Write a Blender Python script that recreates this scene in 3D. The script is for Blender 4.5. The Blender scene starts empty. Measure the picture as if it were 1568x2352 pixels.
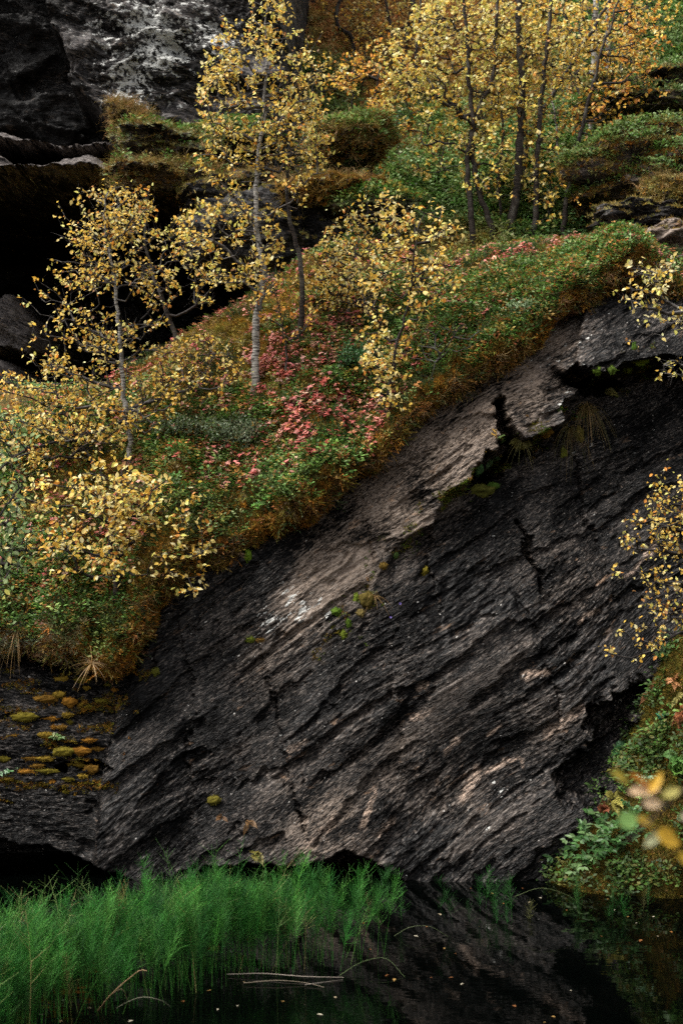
import bpy, math, random
import numpy as np

# ------------------------------------------------------------------ camera, sky, sun, exposure
scene = bpy.context.scene
col = scene.collection
CAMZ = 2.6
FPX = 3267.0            # focal length in the units used by P()

cam_data = bpy.data.cameras.new('camera')
cam_data.sensor_fit = 'VERTICAL'
cam_data.sensor_height = 36.0
cam_data.sensor_width = 24.0
cam_data.lens = 50.0
cam_data.clip_start = 0.05
cam_data.clip_end = 300.0
cam_data.dof.use_dof = True
cam_data.dof.focus_distance = 11.0
cam_data.dof.aperture_fstop = 2.8
cam = bpy.data.objects.new('camera', cam_data)
col.objects.link(cam)
cam.location = (0, 0, CAMZ)
cam.rotation_euler = (math.radians(90), 0, 0)
scene.camera = cam

SUN_EL, SUN_AZ = 62.0, 258.0      # azimuth measured clockwise from +Y: soft light from high on the left
world = bpy.data.worlds.new('World')
scene.world = world
world.use_nodes = True
wn = world.node_tree.nodes
wl = world.node_tree.links
wn.clear()
sky = wn.new('ShaderNodeTexSky')
sky.sky_type = 'NISHITA'
sky.sun_disc = False
sky.sun_elevation = math.radians(SUN_EL)
sky.sun_rotation = math.radians(SUN_AZ)
sky.air_density = 1.0
sky.dust_density = 5.0
sky.ozone_density = 0.6
hsv = wn.new('ShaderNodeHueSaturation')      # overcast: the sky is nearly grey
hsv.inputs['Saturation'].default_value = 0.14
bgn = wn.new('ShaderNodeBackground')
bgn.inputs['Strength'].default_value = 0.08
outw = wn.new('ShaderNodeOutputWorld')
wl.new(sky.outputs[0], hsv.inputs['Color'])
wl.new(hsv.outputs[0], bgn.inputs['Color'])
wl.new(bgn.outputs[0], outw.inputs['Surface'])

sun_data = bpy.data.lights.new('sun', 'SUN')
sun_data.energy = 1.5
sun_data.angle = math.radians(35)
sun_data.color = (1.0, 0.95, 0.87)
sun = bpy.data.objects.new('sun', sun_data)
col.objects.link(sun)
_az, _el = math.radians(SUN_AZ), math.radians(SUN_EL)
from mathutils import Vector, Matrix, Quaternion
_sd = Vector((math.sin(_az)*math.cos(_el), math.cos(_az)*math.cos(_el), math.sin(_el)))
sun.rotation_euler = _sd.to_track_quat('Z', 'Y').to_euler()
sun.location = (0, 0, 40)

vs = scene.view_settings
vs.view_transform = 'Standard'
vs.look = 'None'
vs.exposure = 1.85
vs.gamma = 1.0
vs.use_curve_mapping = False
scene.cycles.max_bounces = 3
scene.cycles.diffuse_bounces = 1
scene.cycles.glossy_bounces = 2
scene.cycles.transmission_bounces = 2
scene.cycles.transparent_max_bounces = 4
scene.cycles.use_denoising = False
scene.cycles.denoiser = 'OPENIMAGEDENOISE'
scene.cycles.denoising_input_passes = 'RGB_ALBEDO_NORMAL'
scene.cycles.denoising_prefilter = 'ACCURATE'
scene.cycles.use_adaptive_sampling = True
scene.cycles.adaptive_threshold = 0.01
scene.cycles.caustics_reflective = False
scene.cycles.caustics_refractive = False

# ------------------------------------------------------------------ numeric helpers
rng = np.random.default_rng(11)
random.seed(5)
_perm = np.random.default_rng(3).permutation(256).astype(np.int32)
_perm = np.concatenate([_perm, _perm, _perm])
_grad = np.random.default_rng(4).normal(size=(256, 3)).astype(np.float32)
_grad /= np.linalg.norm(_grad, axis=1, keepdims=True)

_ga = np.random.default_rng(6).uniform(0, 2*np.pi, 256)
_g2 = np.stack([np.cos(_ga), np.sin(_ga)], 1).astype(np.float32)

def noise2(x, y, z):
    x, y = np.broadcast_arrays(np.asarray(x, np.float32), np.asarray(y, np.float32))
    shp = x.shape
    x, y = x.ravel()+np.float32(z*3.7), y.ravel()-np.float32(z*2.3)
    fx, fy = np.floor(x), np.floor(y)
    xf, yf = x-fx, y-fy
    xi, yi = fx.astype(np.int32) & 255, fy.astype(np.int32) & 255
    u, v = xf*xf*xf*(xf*(xf*6-15)+10), yf*yf*yf*(yf*(yf*6-15)+10)
    def g(dx, dy):
        h = _perm[_perm[xi+dx]+yi+dy]
        return _g2[h, 0]*(xf-dx)+_g2[h, 1]*(yf-dy)
    a = g(0, 0); b = g(1, 0); c = g(0, 1); d = g(1, 1)
    a += (b-a)*u; c += (d-c)*u
    return ((a+(c-a)*v)*1.5).reshape(shp)

def noise3(x, y, z):
    """gradient noise, about -0.7..0.7"""
    if np.ndim(z) == 0: return noise2(x, y, float(z))
    x, y, z = np.broadcast_arrays(np.asarray(x, np.float32), np.asarray(y, np.float32), np.asarray(z, np.float32))
    shp = x.shape
    x, y, z = x.ravel(), y.ravel(), z.ravel()
    xi, yi, zi = np.floor(x).astype(np.int32), np.floor(y).astype(np.int32), np.floor(z).astype(np.int32)
    xf, yf, zf = x - xi, y - yi, z - zi
    u, v, w = (t*t*t*(t*(t*6-15)+10) for t in (xf, yf, zf))
    xi &= 255; yi &= 255; zi &= 255
    out = np.zeros_like(x)
    for dx in (0, 1):
        wx = u if dx else 1-u
        px = _perm[xi+dx]
        for dy in (0, 1):
            wy = v if dy else 1-v
            py = _perm[(px+yi+dy)]
            for dz in (0, 1):
                wz = w if dz else 1-w
                g = _grad[_perm[(py+zi+dz)]]
                out += wx*wy*wz*(g[:, 0]*(xf-dx)+g[:, 1]*(yf-dy)+g[:, 2]*(zf-dz))
    return out.reshape(shp)*1.4

def fbm(x, y, z, octaves=4, gain=0.5, lac=2.03):
    a, s, t = 1.0, 0.0, 0.0
    for i in range(octaves):
        s = s + a*noise3(x+i*17.3, y+i*5.1, z-i*9.7)
        t += a
        a *= gain
        x, y, z = x*lac, y*lac, z*lac
    return s/t

def ridge(x, y, z, octaves=3):
    a, s, t = 1.0, 0.0, 0.0
    for i in range(octaves):
        s = s + a*(1-2*np.abs(noise3(x+i*31.7, y-i*11.1, z+i*3.3)))
        t += a
        a *= 0.5
        x, y, z = x*2.1, y*2.1, z*2.1
    return s/t

def sstep(a, b, x):
    t = np.clip((x-a)/(b-a), 0, 1)
    return t*t*(3-2*t)

def P(u, v, Y):
    """a point at distance Y that is seen at (u, v) of a 1568 x 2352 picture: used only to measure places off the photograph"""
    return np.array([(u-784.0)/FPX*Y, Y, CAMZ+(1176.0-v)/FPX*Y])

def proj(pts):
    pts = np.asarray(pts)
    Y = np.maximum(pts[..., 1], 0.1)
    return 784+pts[..., 0]/Y*FPX, 1176-(pts[..., 2]-CAMZ)/Y*FPX

def seg_dist(x, z, line):
    """distance to a polyline, signed side (positive = right of its direction) and 0..1 place along it"""
    best = np.full(x.shape, 1e9); side = np.zeros(x.shape); along = np.zeros(x.shape)
    L = [0.0]
    for a, b in zip(line[:-1], line[1:]):
        L.append(L[-1]+math.hypot(b[0]-a[0], b[1]-a[1]))
    for i, (a, b) in enumerate(zip(line[:-1], line[1:])):
        dx, dz = b[0]-a[0], b[1]-a[1]
        l2 = dx*dx+dz*dz+1e-12
        t = np.clip(((x-a[0])*dx+(z-a[1])*dz)/l2, 0, 1)
        ex, ez = x-(a[0]+t*dx), z-(a[1]+t*dz)
        d = np.hypot(ex, ez)
        m = d < best
        best = np.where(m, d, best)
        side = np.where(m, np.sign(dz*ex-dx*ez), side)
        along = np.where(m, (L[i]+t*math.sqrt(l2))/L[-1], along)
    return best, side, along

def catmull(xs, ys, x):
    """smooth interpolation through (xs, ys)"""
    xs = np.asarray(xs, float); ys = np.asarray(ys, float); x = np.asarray(x, float)
    i = np.clip(np.searchsorted(xs, x)-1, 0, len(xs)-2)
    m = np.gradient(ys, xs)
    h = xs[i+1]-xs[i]
    t = np.clip((x-xs[i])/h, 0, 1)
    return ((2*t**3-3*t**2+1)*ys[i]+(t**3-2*t**2+t)*h*m[i]+(-2*t**3+3*t**2)*ys[i+1]+(t**3-t**2)*h*m[i+1])

# ------------------------------------------------------------------ mesh helpers
def new_mesh(name, V, Fc, mats=None, smooth=False, attrs=None, matidx=None):
    V = np.ascontiguousarray(V, np.float32)
    Fc = np.ascontiguousarray(Fc, np.int32)
    me = bpy.data.meshes.new(name)
    me.vertices.add(len(V))
    me.vertices.foreach_set('co', V.ravel())
    if len(Fc):
        k = Fc.shape[1]
        me.loops.add(Fc.size)
        me.loops.foreach_set('vertex_index', Fc.ravel())
        me.polygons.add(len(Fc))
        me.polygons.foreach_set('loop_start', np.arange(0, Fc.size, k, dtype=np.int32))
        if matidx is not None:
            me.polygons.foreach_set('material_index', np.asarray(matidx, np.int32))
    for k_, a in (attrs or {}).items():
        a = np.asarray(a, np.float32)
        if a.ndim == 1:
            at = me.attributes.new(k_, 'FLOAT', 'POINT'); at.data.foreach_set('value', a)
        else:
            at = me.attributes.new(k_, 'FLOAT_VECTOR', 'POINT'); at.data.foreach_set('vector', np.ascontiguousarray(a).ravel())
    me.update(calc_edges=True)
    if smooth and len(Fc):
        me.polygons.foreach_set('use_smooth', np.ones(len(Fc), bool))
    for m in (mats or []):
        me.materials.append(m)
    return me

def add_obj(name, data, parent=None, loc=None):
    o = bpy.data.objects.new(name, data)
    col.objects.link(o)
    if parent is not None:
        o.parent = parent
    if loc is not None:
        o.location = [float(t) for t in loc]
    return o

def tag(o, label=None, cat=None, group=None, kind=None):
    if label: o['label'] = label
    if cat: o['category'] = cat
    if group: o['group'] = group
    if kind: o['kind'] = kind
    return o

def grid_faces(nr, nc):
    i = np.arange(nr-1)[:, None]*nc+np.arange(nc-1)[None, :]
    i = i.ravel()
    return np.stack([i, i+1, i+nc+1, i+nc], 1)

def grid_normals(G):
    """normals of a (rows, cols, 3) grid"""
    du = np.gradient(G, axis=1); dv = np.gradient(G, axis=0)
    n = np.cross(du, dv)
    return n/np.maximum(np.linalg.norm(n, axis=2, keepdims=True), 1e-9)

# ------------------------------------------------------------------ materials
class NT:
    def __init__(self, name):
        self.m = bpy.data.materials.new(name)
        self.m.use_nodes = True
        self.t = self.m.node_tree
        self.t.nodes.clear()
        self.out = self.n('ShaderNodeOutputMaterial')
    def n(self, ty, **kw):
        nd = self.t.nodes.new(ty)
        for k, v in kw.items():
            if hasattr(nd, k): setattr(nd, k, v)
            else: nd.inputs[k.replace('_', ' ')].default_value = v
        return nd
    def l(self, a, b): self.t.links.new(a, b)
    def attr(self, name, inst=False):
        a = self.n('ShaderNodeAttribute'); a.attribute_name = name
        a.attribute_type = 'INSTANCER' if inst else 'GEOMETRY'
        return a
    def mapping(self, vec, scale=(1, 1, 1), loc=(0, 0, 0)):
        m = self.n('ShaderNodeMapping')
        m.inputs['Scale'].default_value = scale; m.inputs['Location'].default_value = loc
        self.l(vec, m.inputs['Vector'])
        return m.outputs[0]
    def noise(self, vec, scale=1.0, detail=4.0, rough=0.55, dist=0.0):
        t = self.n('ShaderNodeTexNoise')
        t.inputs['Scale'].default_value = scale; t.inputs['Detail'].default_value = detail
        t.inputs['Roughness'].default_value = rough; t.inputs['Distortion'].default_value = dist
        if vec is not None: self.l(vec, t.inputs['Vector'])
        return t.outputs['Fac']
    def ramp(self, fac, stops, interp='LINEAR'):
        r = self.n('ShaderNodeValToRGB')
        r.color_ramp.interpolation = interp
        el = r.color_ramp.elements
        while len(el) < len(stops): el.new(0.5)
        for e, (p, c) in zip(el, stops):
            e.position = p
            e.color = (c, c, c, 1) if not hasattr(c, '__len__') else (*c[:3], 1)
        self.l(fac, r.inputs['Fac'])
        return r.outputs['Color']
    def mix(self, fac, a, b, mode='MIX'):
        m = self.n('ShaderNodeMix'); m.data_type = 'RGBA'; m.blend_type = mode
        for s, v in ((m.inputs[0], fac), (m.inputs[6], a), (m.inputs[7], b)):
            if hasattr(v, 'is_linked') or hasattr(v, 'links'): self.l(v, s)
            elif hasattr(v, '__len__'): s.default_value = (*v[:3], 1)
            else: s.default_value = v
        return m.outputs[2]
    def math(self, op, a, b=None):
        m = self.n('ShaderNodeMath'); m.operation = op
        for s, v in zip(m.inputs, (a, b)):
            if v is None: continue
            if hasattr(v, 'links'): self.l(v, s)
            else: s.default_value = v
        return m.outputs[0]
    def bump(self, h, strength=0.5, dist=0.01):
        b = self.n('ShaderNodeBump')
        b.inputs['Strength'].default_value = strength; b.inputs['Distance'].default_value = dist
        self.l(h, b.inputs['Height'])
        return b.outputs[0]
    def principled(self, colr, rough=0.6, spec=0.4, normal=None, trans=None, **kw):
        p = self.n('ShaderNodeBsdfPrincipled')
        for s, v in ((p.inputs['Base Color'], colr), (p.inputs['Roughness'], rough), (p.inputs['Specular IOR Level'], spec)):
            if hasattr(v, 'links'): self.l(v, s)
            elif hasattr(v, '__len__'): s.default_value = (*v[:3], 1)
            else: s.default_value = v
        if normal is not None: self.l(normal, p.inputs['Normal'])
        sh = p.outputs[0]
        if trans:
            tr = self.n('ShaderNodeBsdfTranslucent')
            if hasattr(colr, 'links'): self.l(colr, tr.inputs['Color'])
            else: tr.inputs['Color'].default_value = (*colr[:3], 1)
            mx = self.n('ShaderNodeMixShader'); mx.inputs[0].default_value = trans
            self.l(sh, mx.inputs[1]); self.l(tr.outputs[0], mx.inputs[2])
            sh = mx.outputs[0]
        self.l(sh, self.out.inputs['Surface'])
        return self.m

def rock_material(name, dark=(0.0022, 0.0021, 0.0022), mid=(0.021, 0.0160, 0.0135), warm=(0.195, 0.147, 0.112), tan=(0.34, 0.21, 0.13), rough=0.46, scale=1.0, lsc=(11, 30, 8)):
    """layered schist; 'fol' = coordinates along / across the layers, 'brown' = brown mica share plus painted light and shade, 'lich' = white lichen"""
    t = NT(name)
    fol = t.attr('fol').outputs['Vector']
    brown = t.attr('brown').outputs['Fac']
    lich = t.attr('lich').outputs['Fac']
    S = scale
    streak = t.noise(t.mapping(fol, (14*S, 72*S, 4*S)), 1.0, 2, 0.75, 0.6)
    fine = t.noise(t.mapping(fol, (32*S, 100*S, 8*S)), 1.0, 1, 0.6, 0.0)
    patch = t.noise(t.mapping(fol, (1.3*S, 3.0*S, 1)), 1.0, 5, 0.66, 0.5)
    smooth = t.ramp(t.noise(t.mapping(fol, (0.9*S, 1.8*S, 1), (5, 1, 0)), 1.0, 3, 0.6, 0.6), [(0.40, 0.22), (0.58, 1.0)])      # worn smooth faces against broken ones
    # brown mica and painted light against charcoal
    sm = t.math('ADD', t.math('MULTIPLY', streak, 0.62), t.math('MULTIPLY', patch, 0.70))
    sm = t.math('ADD', sm, t.math('MULTIPLY', brown, 0.15))
    bf = t.ramp(sm, [(0.65, 0.0), (0.705, 0.22), (0.785, 0.8), (0.88, 1.0)])
    mcol = t.mix(t.ramp(t.math('ADD', brown, t.math('MULTIPLY', patch, 0.7)), [(0.45, 0.0), (0.80, 0.35), (1.35, 1.0)]), mid, warm)
    c = t.mix(bf, dark, mcol)
    ff = t.math('MULTIPLY', t.ramp(fine, [(0.54, 0.0), (0.62, 1.0)]), t.ramp(sm, [(0.62, 0.04), (0.82, 0.8)]))
    c = t.mix(ff, c, t.mix(0.5, mcol, (0.24, 0.205, 0.178)))
    ff = t.math('MULTIPLY', t.ramp(fine, [(0.38, 1.0), (0.45, 0.0)]), t.math('MULTIPLY', smooth, 0.8))
    c = t.mix(ff, c, dark)
    # tan quartz and feldspar lenses
    tn = t.noise(t.mapping(fol, (5.0*S, 15*S, 1), (3.1, 8.2, 0)), 1.0, 3, 0.65, 0.6)
    tf = t.math('MULTIPLY', t.ramp(tn, [(0.64, 0.0), (0.72, 1.0)]), t.ramp(brown, [(0.1, 0.3), (0.6, 1.0)]))
    c = t.mix(t.math('MULTIPLY', tf, t.ramp(fine, [(0.35, 0.05), (0.6, 0.9)])), c, tan)
    vein = t.attr('vein').outputs['Fac']
    c = t.mix(t.math('MULTIPLY', vein, t.ramp(t.math('ADD', t.math('MULTIPLY', fine, .5), t.math('MULTIPLY', streak, .5)), [(0.42, 0.05), (0.60, 0.85)])), c, t.mix(0.35, tan, (0.45, 0.40, 0.36)))
    sp = t.noise(t.mapping(fol, (30*S, 38*S, 1), (7, 3, 0)), 1.0, 1, 0.5)
    c = t.mix(t.ramp(sp, [(0.765, 0.0), (0.79, 0.75)]), c, (0.42, 0.40, 0.37))
    # white crustose lichen with a shape of its own
    geo = t.n('ShaderNodeNewGeometry')
    ln = t.noise(t.mapping(fol, lsc), 1.0, 4, 0.74)
    lf = t.math('ADD', ln, t.math('MULTIPLY', lich, 0.24))
    c = t.mix(t.ramp(lf, [(0.72, 0.0), (0.75, 0.9)]), c, (0.50, 0.50, 0.47))
    h = t.math('MULTIPLY', t.math('ADD', streak, t.math('MULTIPLY', fine, 0.35)), smooth)
    nb = t.bump(h, 1.0, 0.05)
    rg = t.ramp(patch, [(0.3, rough-0.13), (0.7, rough+0.2)])
    return t.principled(c, rg, t.ramp(t.math('ADD', t.math('MULTIPLY', patch, 0.6), t.math('MULTIPLY', streak, 0.4)), [(0.42, 0.05), (0.62, 0.32)]), nb)

def cover_material(name, trans=0.3, inst=True, rough=0.6, var=0.35, spec=0.25):
    """foliage whose colour comes with each plant or leaf"""
    t = NT(name)
    c = t.attr('col', inst).outputs['Color']
    if var:
        geo = t.n('ShaderNodeNewGeometry')
        n = t.noise(geo.outputs['Position'], 60.0, 2, 0.6)
        hs = t.n('ShaderNodeHueSaturation')
        t.l(c, hs.inputs['Color'])
        t.l(t.math('ADD', t.math('MULTIPLY', n, 4*var), 1.0-2*var), hs.inputs['Value'])
        c = hs.outputs[0]
    return t.principled(c, rough, spec, trans=trans)
# ================================================================== the setting
# ------------------------------------------------------------------ rock face above the pond: y = f(x, z)
def face_base(z): return 10.0+0.35*z
def W(u, v):
    """(x, z) where the sight line of (u, v) meets the plane of the rock face"""
    k = (1176.0-v)/FPX
    Y = (10.0+0.35*CAMZ)/(1-0.35*k)
    p = P(u, v, Y)
    return (p[0], p[2])

LIP = list(zip([-900, -500, -200, 0, 150, 260, 330, 400, 480, 560, 640, 720, 790, 860, 940, 1010, 1080, 1150, 1220, 1280, 1340, 1440, 1520, 1650, 2000, 2500], [1600, 1560, 1530, 1490, 1505, 1548, 1470, 1335, 1275, 1250, 1212, 1178, 1112, 1058, 978, 932, 888, 843, 802, 735, 690, 655, 700, 720, 720, 720]))
xs = np.concatenate([np.linspace(-6.5, -2.95, 90)[:-1], np.linspace(-2.95, 2.95, 640), np.linspace(2.95, 6.5, 90)[1:]])
zs = np.concatenate([np.linspace(-0.5, -0.03, 14)[:-1], np.linspace(-0.03, 4.9, 540), np.linspace(4.9, 5.8, 30)[1:]])
X, Z = np.meshgrid(xs, zs)

crease = [W(*p) for p in [(430, 1240), (345, 1440), (262, 1650), (232, 1800), (212, 2000), (205, 2100)]]
cd, cs, ct = seg_dist(X, Z, crease)
slab = sstep(-0.05, 0.05, -cd*cs*1.0)            # 1 on the big slab, 0 on the left rock
slab = 1-sstep(-0.04, 0.04, cd*cs)               # right of the downward line = left in the picture
# layer coordinates
ang = math.radians(35)
wx = 0.16*fbm(X*0.45, Z*0.45, 3.0, 2); wz = 0.16*fbm(X*0.45+9, Z*0.45, 7.0, 2)
bend = -0.10*np.clip(X-0.2, 0, 3)**1.3
PHI = (X+wx)*math.cos(ang)+(Z+wz)*math.sin(ang)
PSI = -(X+wx)*math.sin(ang)+(Z+wz)*math.cos(ang)-bend*0.4
PH2 = X+wx*0.5; PS2 = Z+wz*0.5+0.12*X
phi = np.where(slab > 0.5, PHI, PH2+30); psi = np.where(slab > 0.5, PSI, PS2+30)

def layered(ph, ps, s=1.0):
    d = 0.15*fbm(ph*0.6, ps*1.1, 1.0, 2)
    k = ps*2.6+0.45*fbm(ph*0.6, ps*1.4, 4.0, 2)          # broken steps between the layers
    d = d+0.034*(k-np.floor(k))**2*sstep(-0.05, 0.4, noise3(ph*0.9, ps*2.0, 6.0))
    q = noise3(ph*1.5, ps*6.5, 12.0)+.25*noise3(ph*9, ps*20, 3.0)                     # flakes that have come away, with sharp rims
    d = d-0.026*sstep(0.16, 0.22, q)-0.018*sstep(0.30, 0.34, q)
    worn = np.clip(.75+2.0*fbm(ph*0.9, ps*1.8, 15.0, 2), .2, 1.35)     # some faces are worn smooth
    d = d+0.015*worn*fbm(ph*2.6, ps*14, 9.0, 2, 0.6)
    d = d+0.019*worn*fbm(ph*10, ps*50, 2.0, 2, 0.75)
    return d
D = -np.where(slab > 0.5, layered(PHI, PSI), 0.9*layered(PH2+30, PS2+30))

Yf = face_base(Z)+D
# the shoulder that catches the light and the recess below it
sh = [W(*p) for p in [(560, 1640), (690, 1520), (780, 1440), (870, 1300), (1000, 1165), (1105, 1095), (1190, 1010), (1300, 920), (1440, 850), (1700, 770)]]
sd, ss, st = seg_dist(X+0.16*fbm(X*2.2, Z*2.2, 3.3, 3), Z+0.16*fbm(X*2.2, Z*2.2, 7.3, 3), sh)
low = ss > 0            # right of an up-going line = lower right
amp = sstep(0.22, 0.62, st)
Yf += np.where(low, 0.30*np.exp(-sd/1.1)*sstep(0.0, 0.07, sd), -0.02-0.16*np.exp(-sd/0.45))*amp*slab
Yf += np.where(~low, 0.30*np.clip(sd, 0, 2.2), 0)*slab*sstep(0.0, 0.3, st)*0.55
# block at the right with its underside
blk = [W(*p) for p in [(1255, 835), (1300, 868), (1400, 862), (1500, 840), (1640, 820), (1900, 800)]]
bd, bs, bt = seg_dist(X, Z, blk)
Yf += np.where(bs < 0, -0.20*np.exp(-bd/0.9), 0.16*np.exp(-bd/0.16))*sstep(0.0, 0.08, bt)
# holes, slots and cracks
hwx = 0.10*fbm(X*7, Z*7, 1.5, 4, .65); hwz = 0.10*fbm(X*7, Z*7, 8.5, 4, .65)
for pts, w, dep in [
    ([(1146, 925), (1155, 990), (1185, 1015)], 0.040, 0.40),
    ([(1100, 1105), (1135, 1070), (1165, 1035), (1195, 1020)], 0.085, 0.50),
    ([(1310, 868), (1360, 885), (1430, 878)], 0.06, 0.42),
    ([(1200, 1190), (1215, 1245), (1228, 1295), (1250, 1350)], 0.022, 0.11),
    ([(1380, 1660), (1480, 1600)], 0.10, 0.22),
    ([(1330, 1800), (1440, 1700)], 0.14, 0.25),
    ([(130, 1765), (250, 1760)], 0.03, 0.22),
]:
    d_, s_, t_ = seg_dist(X+hwx, Z+hwz, [W(*p) for p in pts])
    Yf += dep*(1-sstep(w*0.55, w*1.25, d_))
# fine joints that cross the layers
for pts in [[(600, 1500), (640, 1640), (660, 1790), (700, 1900)], [(1190, 1370), (1250, 1480), (1285, 1620), (1300, 1760)], [(845, 1200), (862, 1290), (850, 1350)], [(1000, 1180), (985, 1290), (1010, 1400)], [(420, 1480), (445, 1600), (430, 1760), (460, 1900)], [(1330, 1040), (1350, 1180), (1400, 1300)], [(900, 1560), (930, 1680), (925, 1800)]]:
    d_, s_, t_ = seg_dist(X+hwx*.8, Z+hwz*.8, [W(*p) for p in pts])
    Yf += 0.035*(1-sstep(0.004, 0.018, d_))*sstep(0, .3, noise3(X*3, Z*3, 4.4))+np.where(s_ > 0, 0.03*np.exp(-d_/.12), 0)
# left rock: comes forward to the left, black undercut above the pond
left = 1-slab
Yf += left*(0.10-0.12*np.clip(cd-0.1, 0, 3))
uc = [W(*p) for p in [(-900, 1900), (-200, 1915), (0, 1930), (120, 1950), (215, 1990), (330, 2040), (420, 2030), (470, 1985), (560, 1975), (630, 1985), (665, 1990), (700, 1985), (790, 1950), (880, 1990), (960, 2040), (1100, 2030), (1300, 2020), (1600, 2010), (2600, 2000)]]
ux = np.array([p[0] for p in uc]); uz = np.array([p[1] for p in uc])
uline = np.interp(X, ux, uz)
under = sstep(0.0, 0.10, uline-Z+0.05*fbm(X*5, Z*5, 2.2, 3))
Yf += under*(0.55+0.35*left)
# left of the slab the moss hides a hollow
hol = [W(*p) for p in [(-300, 1480), (0, 1490), (130, 1515)]]
hd, hs_, ht = seg_dist(X, Z, hol)
Yf += 0.35*np.exp(-(hd/0.10)**2)
# brown share, which also paints the lit shoulder lighter, and lichen share
brown = np.zeros_like(X)
for (u, v, r, a) in [(1000, 1040, 0.42, 1.1), (890, 1160, 0.42, 1.0), (1180, 880, 0.42, .8), (770, 1290, 0.42, .9), (1090, 960, .40, 1.05), (690, 1400, .38, .7), (1260, 790, .35, .6), (620, 1520, .35, .45), (740, 1900, 0.42, .72), (900, 1750, 0.5, .42), (1000, 1640, .4, .3), (1050, 1850, 0.45, .35), (1250, 1650, 0.4, .25), (620, 1700, 0.4, .2), (1330, 1350, .4, .4), (1150, 1560, .5, .25), (670, 1450, .3, .5)]:
    cx, cz = W(u, v)
    brown = np.maximum(brown, a*np.exp(-((X-cx)**2+(Z-cz)**2)/r**2))
brown *= slab
lich = np.zeros_like(X)
for (u, v, r, a) in [(690, 1390, .22, .8), (620, 1430, .2, .7), (580, 1480, .15, .6), (660, 1710, .12, .5), (1150, 1830, .12, .6), (1120, 1920, .12, .6), (1300, 930, .3, .5), (1270, 760, .4, .5), (750, 1400, .1, .7), (460, 1300, .3, .3), (1140, 1250, .4, .2), (1350, 1020, .3, .3)]:
    cx, cz = W(u, v)
    lich = np.maximum(lich, a*np.exp(-((X-cx)**2+(Z-cz)**2)/r**2))
vein = np.zeros_like(X)
for pts, w in [([(1062, 1835), (1102, 1778)], .035), ([(1112, 1782), (1160, 1756), (1200, 1748), (1205, 1765)], .016), ([(835, 1900), (862, 1815)], .022), ([(868, 1915), (905, 1882)], .028), ([(1265, 1690), (1335, 1632)], .035), ([(945, 1650), (985, 1630)], .025), ([(955, 1580), (975, 1570)], .022), ([(1210, 1555), (1255, 1545)], .03), ([(1380, 1400), (1330, 1430)], .02), ([(660, 1725), (700, 1700)], .02), ([(1440, 1330), (1480, 1290), (1520, 1240)], .02), ([(1120, 1690), (1150, 1670)], .018), ([(690, 1960), (760, 1890)], .03), ([(1020, 1730), (1050, 1700)], .02)]:
    d_, s_, t_ = seg_dist(X+hwx*.5, Z+hwz*.5, [W(*p) for p in pts])
    vein = np.maximum(vein, 1-sstep(w*.4, w*1.3, d_))
# under the moss the rock leans back into the hill
lx0 = np.array([W(u, v)[0] for u, v in LIP]); lz0 = np.array([W(u, v)[1] for u, v in LIP])
Yf += 4.0*np.clip(Z-np.interp(X, lx0, lz0)-0.12, 0, 9)
M_rock = rock_material('wet_schist')
fol = np.stack([phi, psi, Yf], -1).reshape(-1, 3)
Vf = np.stack([X, Yf, Z], -1)
rock_me = new_mesh('rock_face', Vf.reshape(-1, 3), grid_faces(*X.shape), [M_rock], False, {'fol': fol, 'brown': brown.ravel(), 'lich': lich.ravel(), 'vein': vein.ravel()})
rock_face = tag(add_obj('rock_face', rock_me), 'dark layered wet schist rock face rising from the pond', 'rock face', kind='structure')

def rock_at(u, v):
    """the point of the rock face seen at (u, v)"""
    Y = 10.5
    for _ in range(14):
        p = P(u, v, Y)
        i = np.clip(np.searchsorted(xs, p[0]), 0, len(xs)-1); j = np.clip(np.searchsorted(zs, p[2]), 0, len(zs)-1)
        Y = 0.5*Y+0.5*Yf[j, i]
    return P(u, v, Y)

# ------------------------------------------------------------------ mossy hillside above the face
hu = [p[0] for p in LIP]
lipv = [p[1] for p in LIP]
crv = [1200, 1120, 1020, 965, 915, 880, 830, 788, 745, 700, 640, 592, 574, 572, 586, 592, 588, 580, 575, 573, 576, 605, 645, 650, 650, 650]
crY = [11.9, 12.2, 12.5, 12.6, 12.7, 12.8, 12.9, 13.0, 13.1, 13.2, 13.3, 13.4, 13.5, 13.55, 13.6, 13.6, 13.6, 13.6, 13.6, 13.5, 13.4, 13.0, 12.6, 12.6, 12.6, 12.6]
NC = 520
uu = np.concatenate([np.linspace(-900, -60, 60)[:-1], np.linspace(-60, 1620, NC-120), np.linspace(1620, 2500, 62)[1:]])
lv = catmull(hu, lipv, uu); cv = catmull(hu, crv, uu); cY = catmull(hu, crY, uu)
k_ = (1176-lv)/FPX
lY = (10.0+0.35*CAMZ)/(1-0.35*k_)
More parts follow.
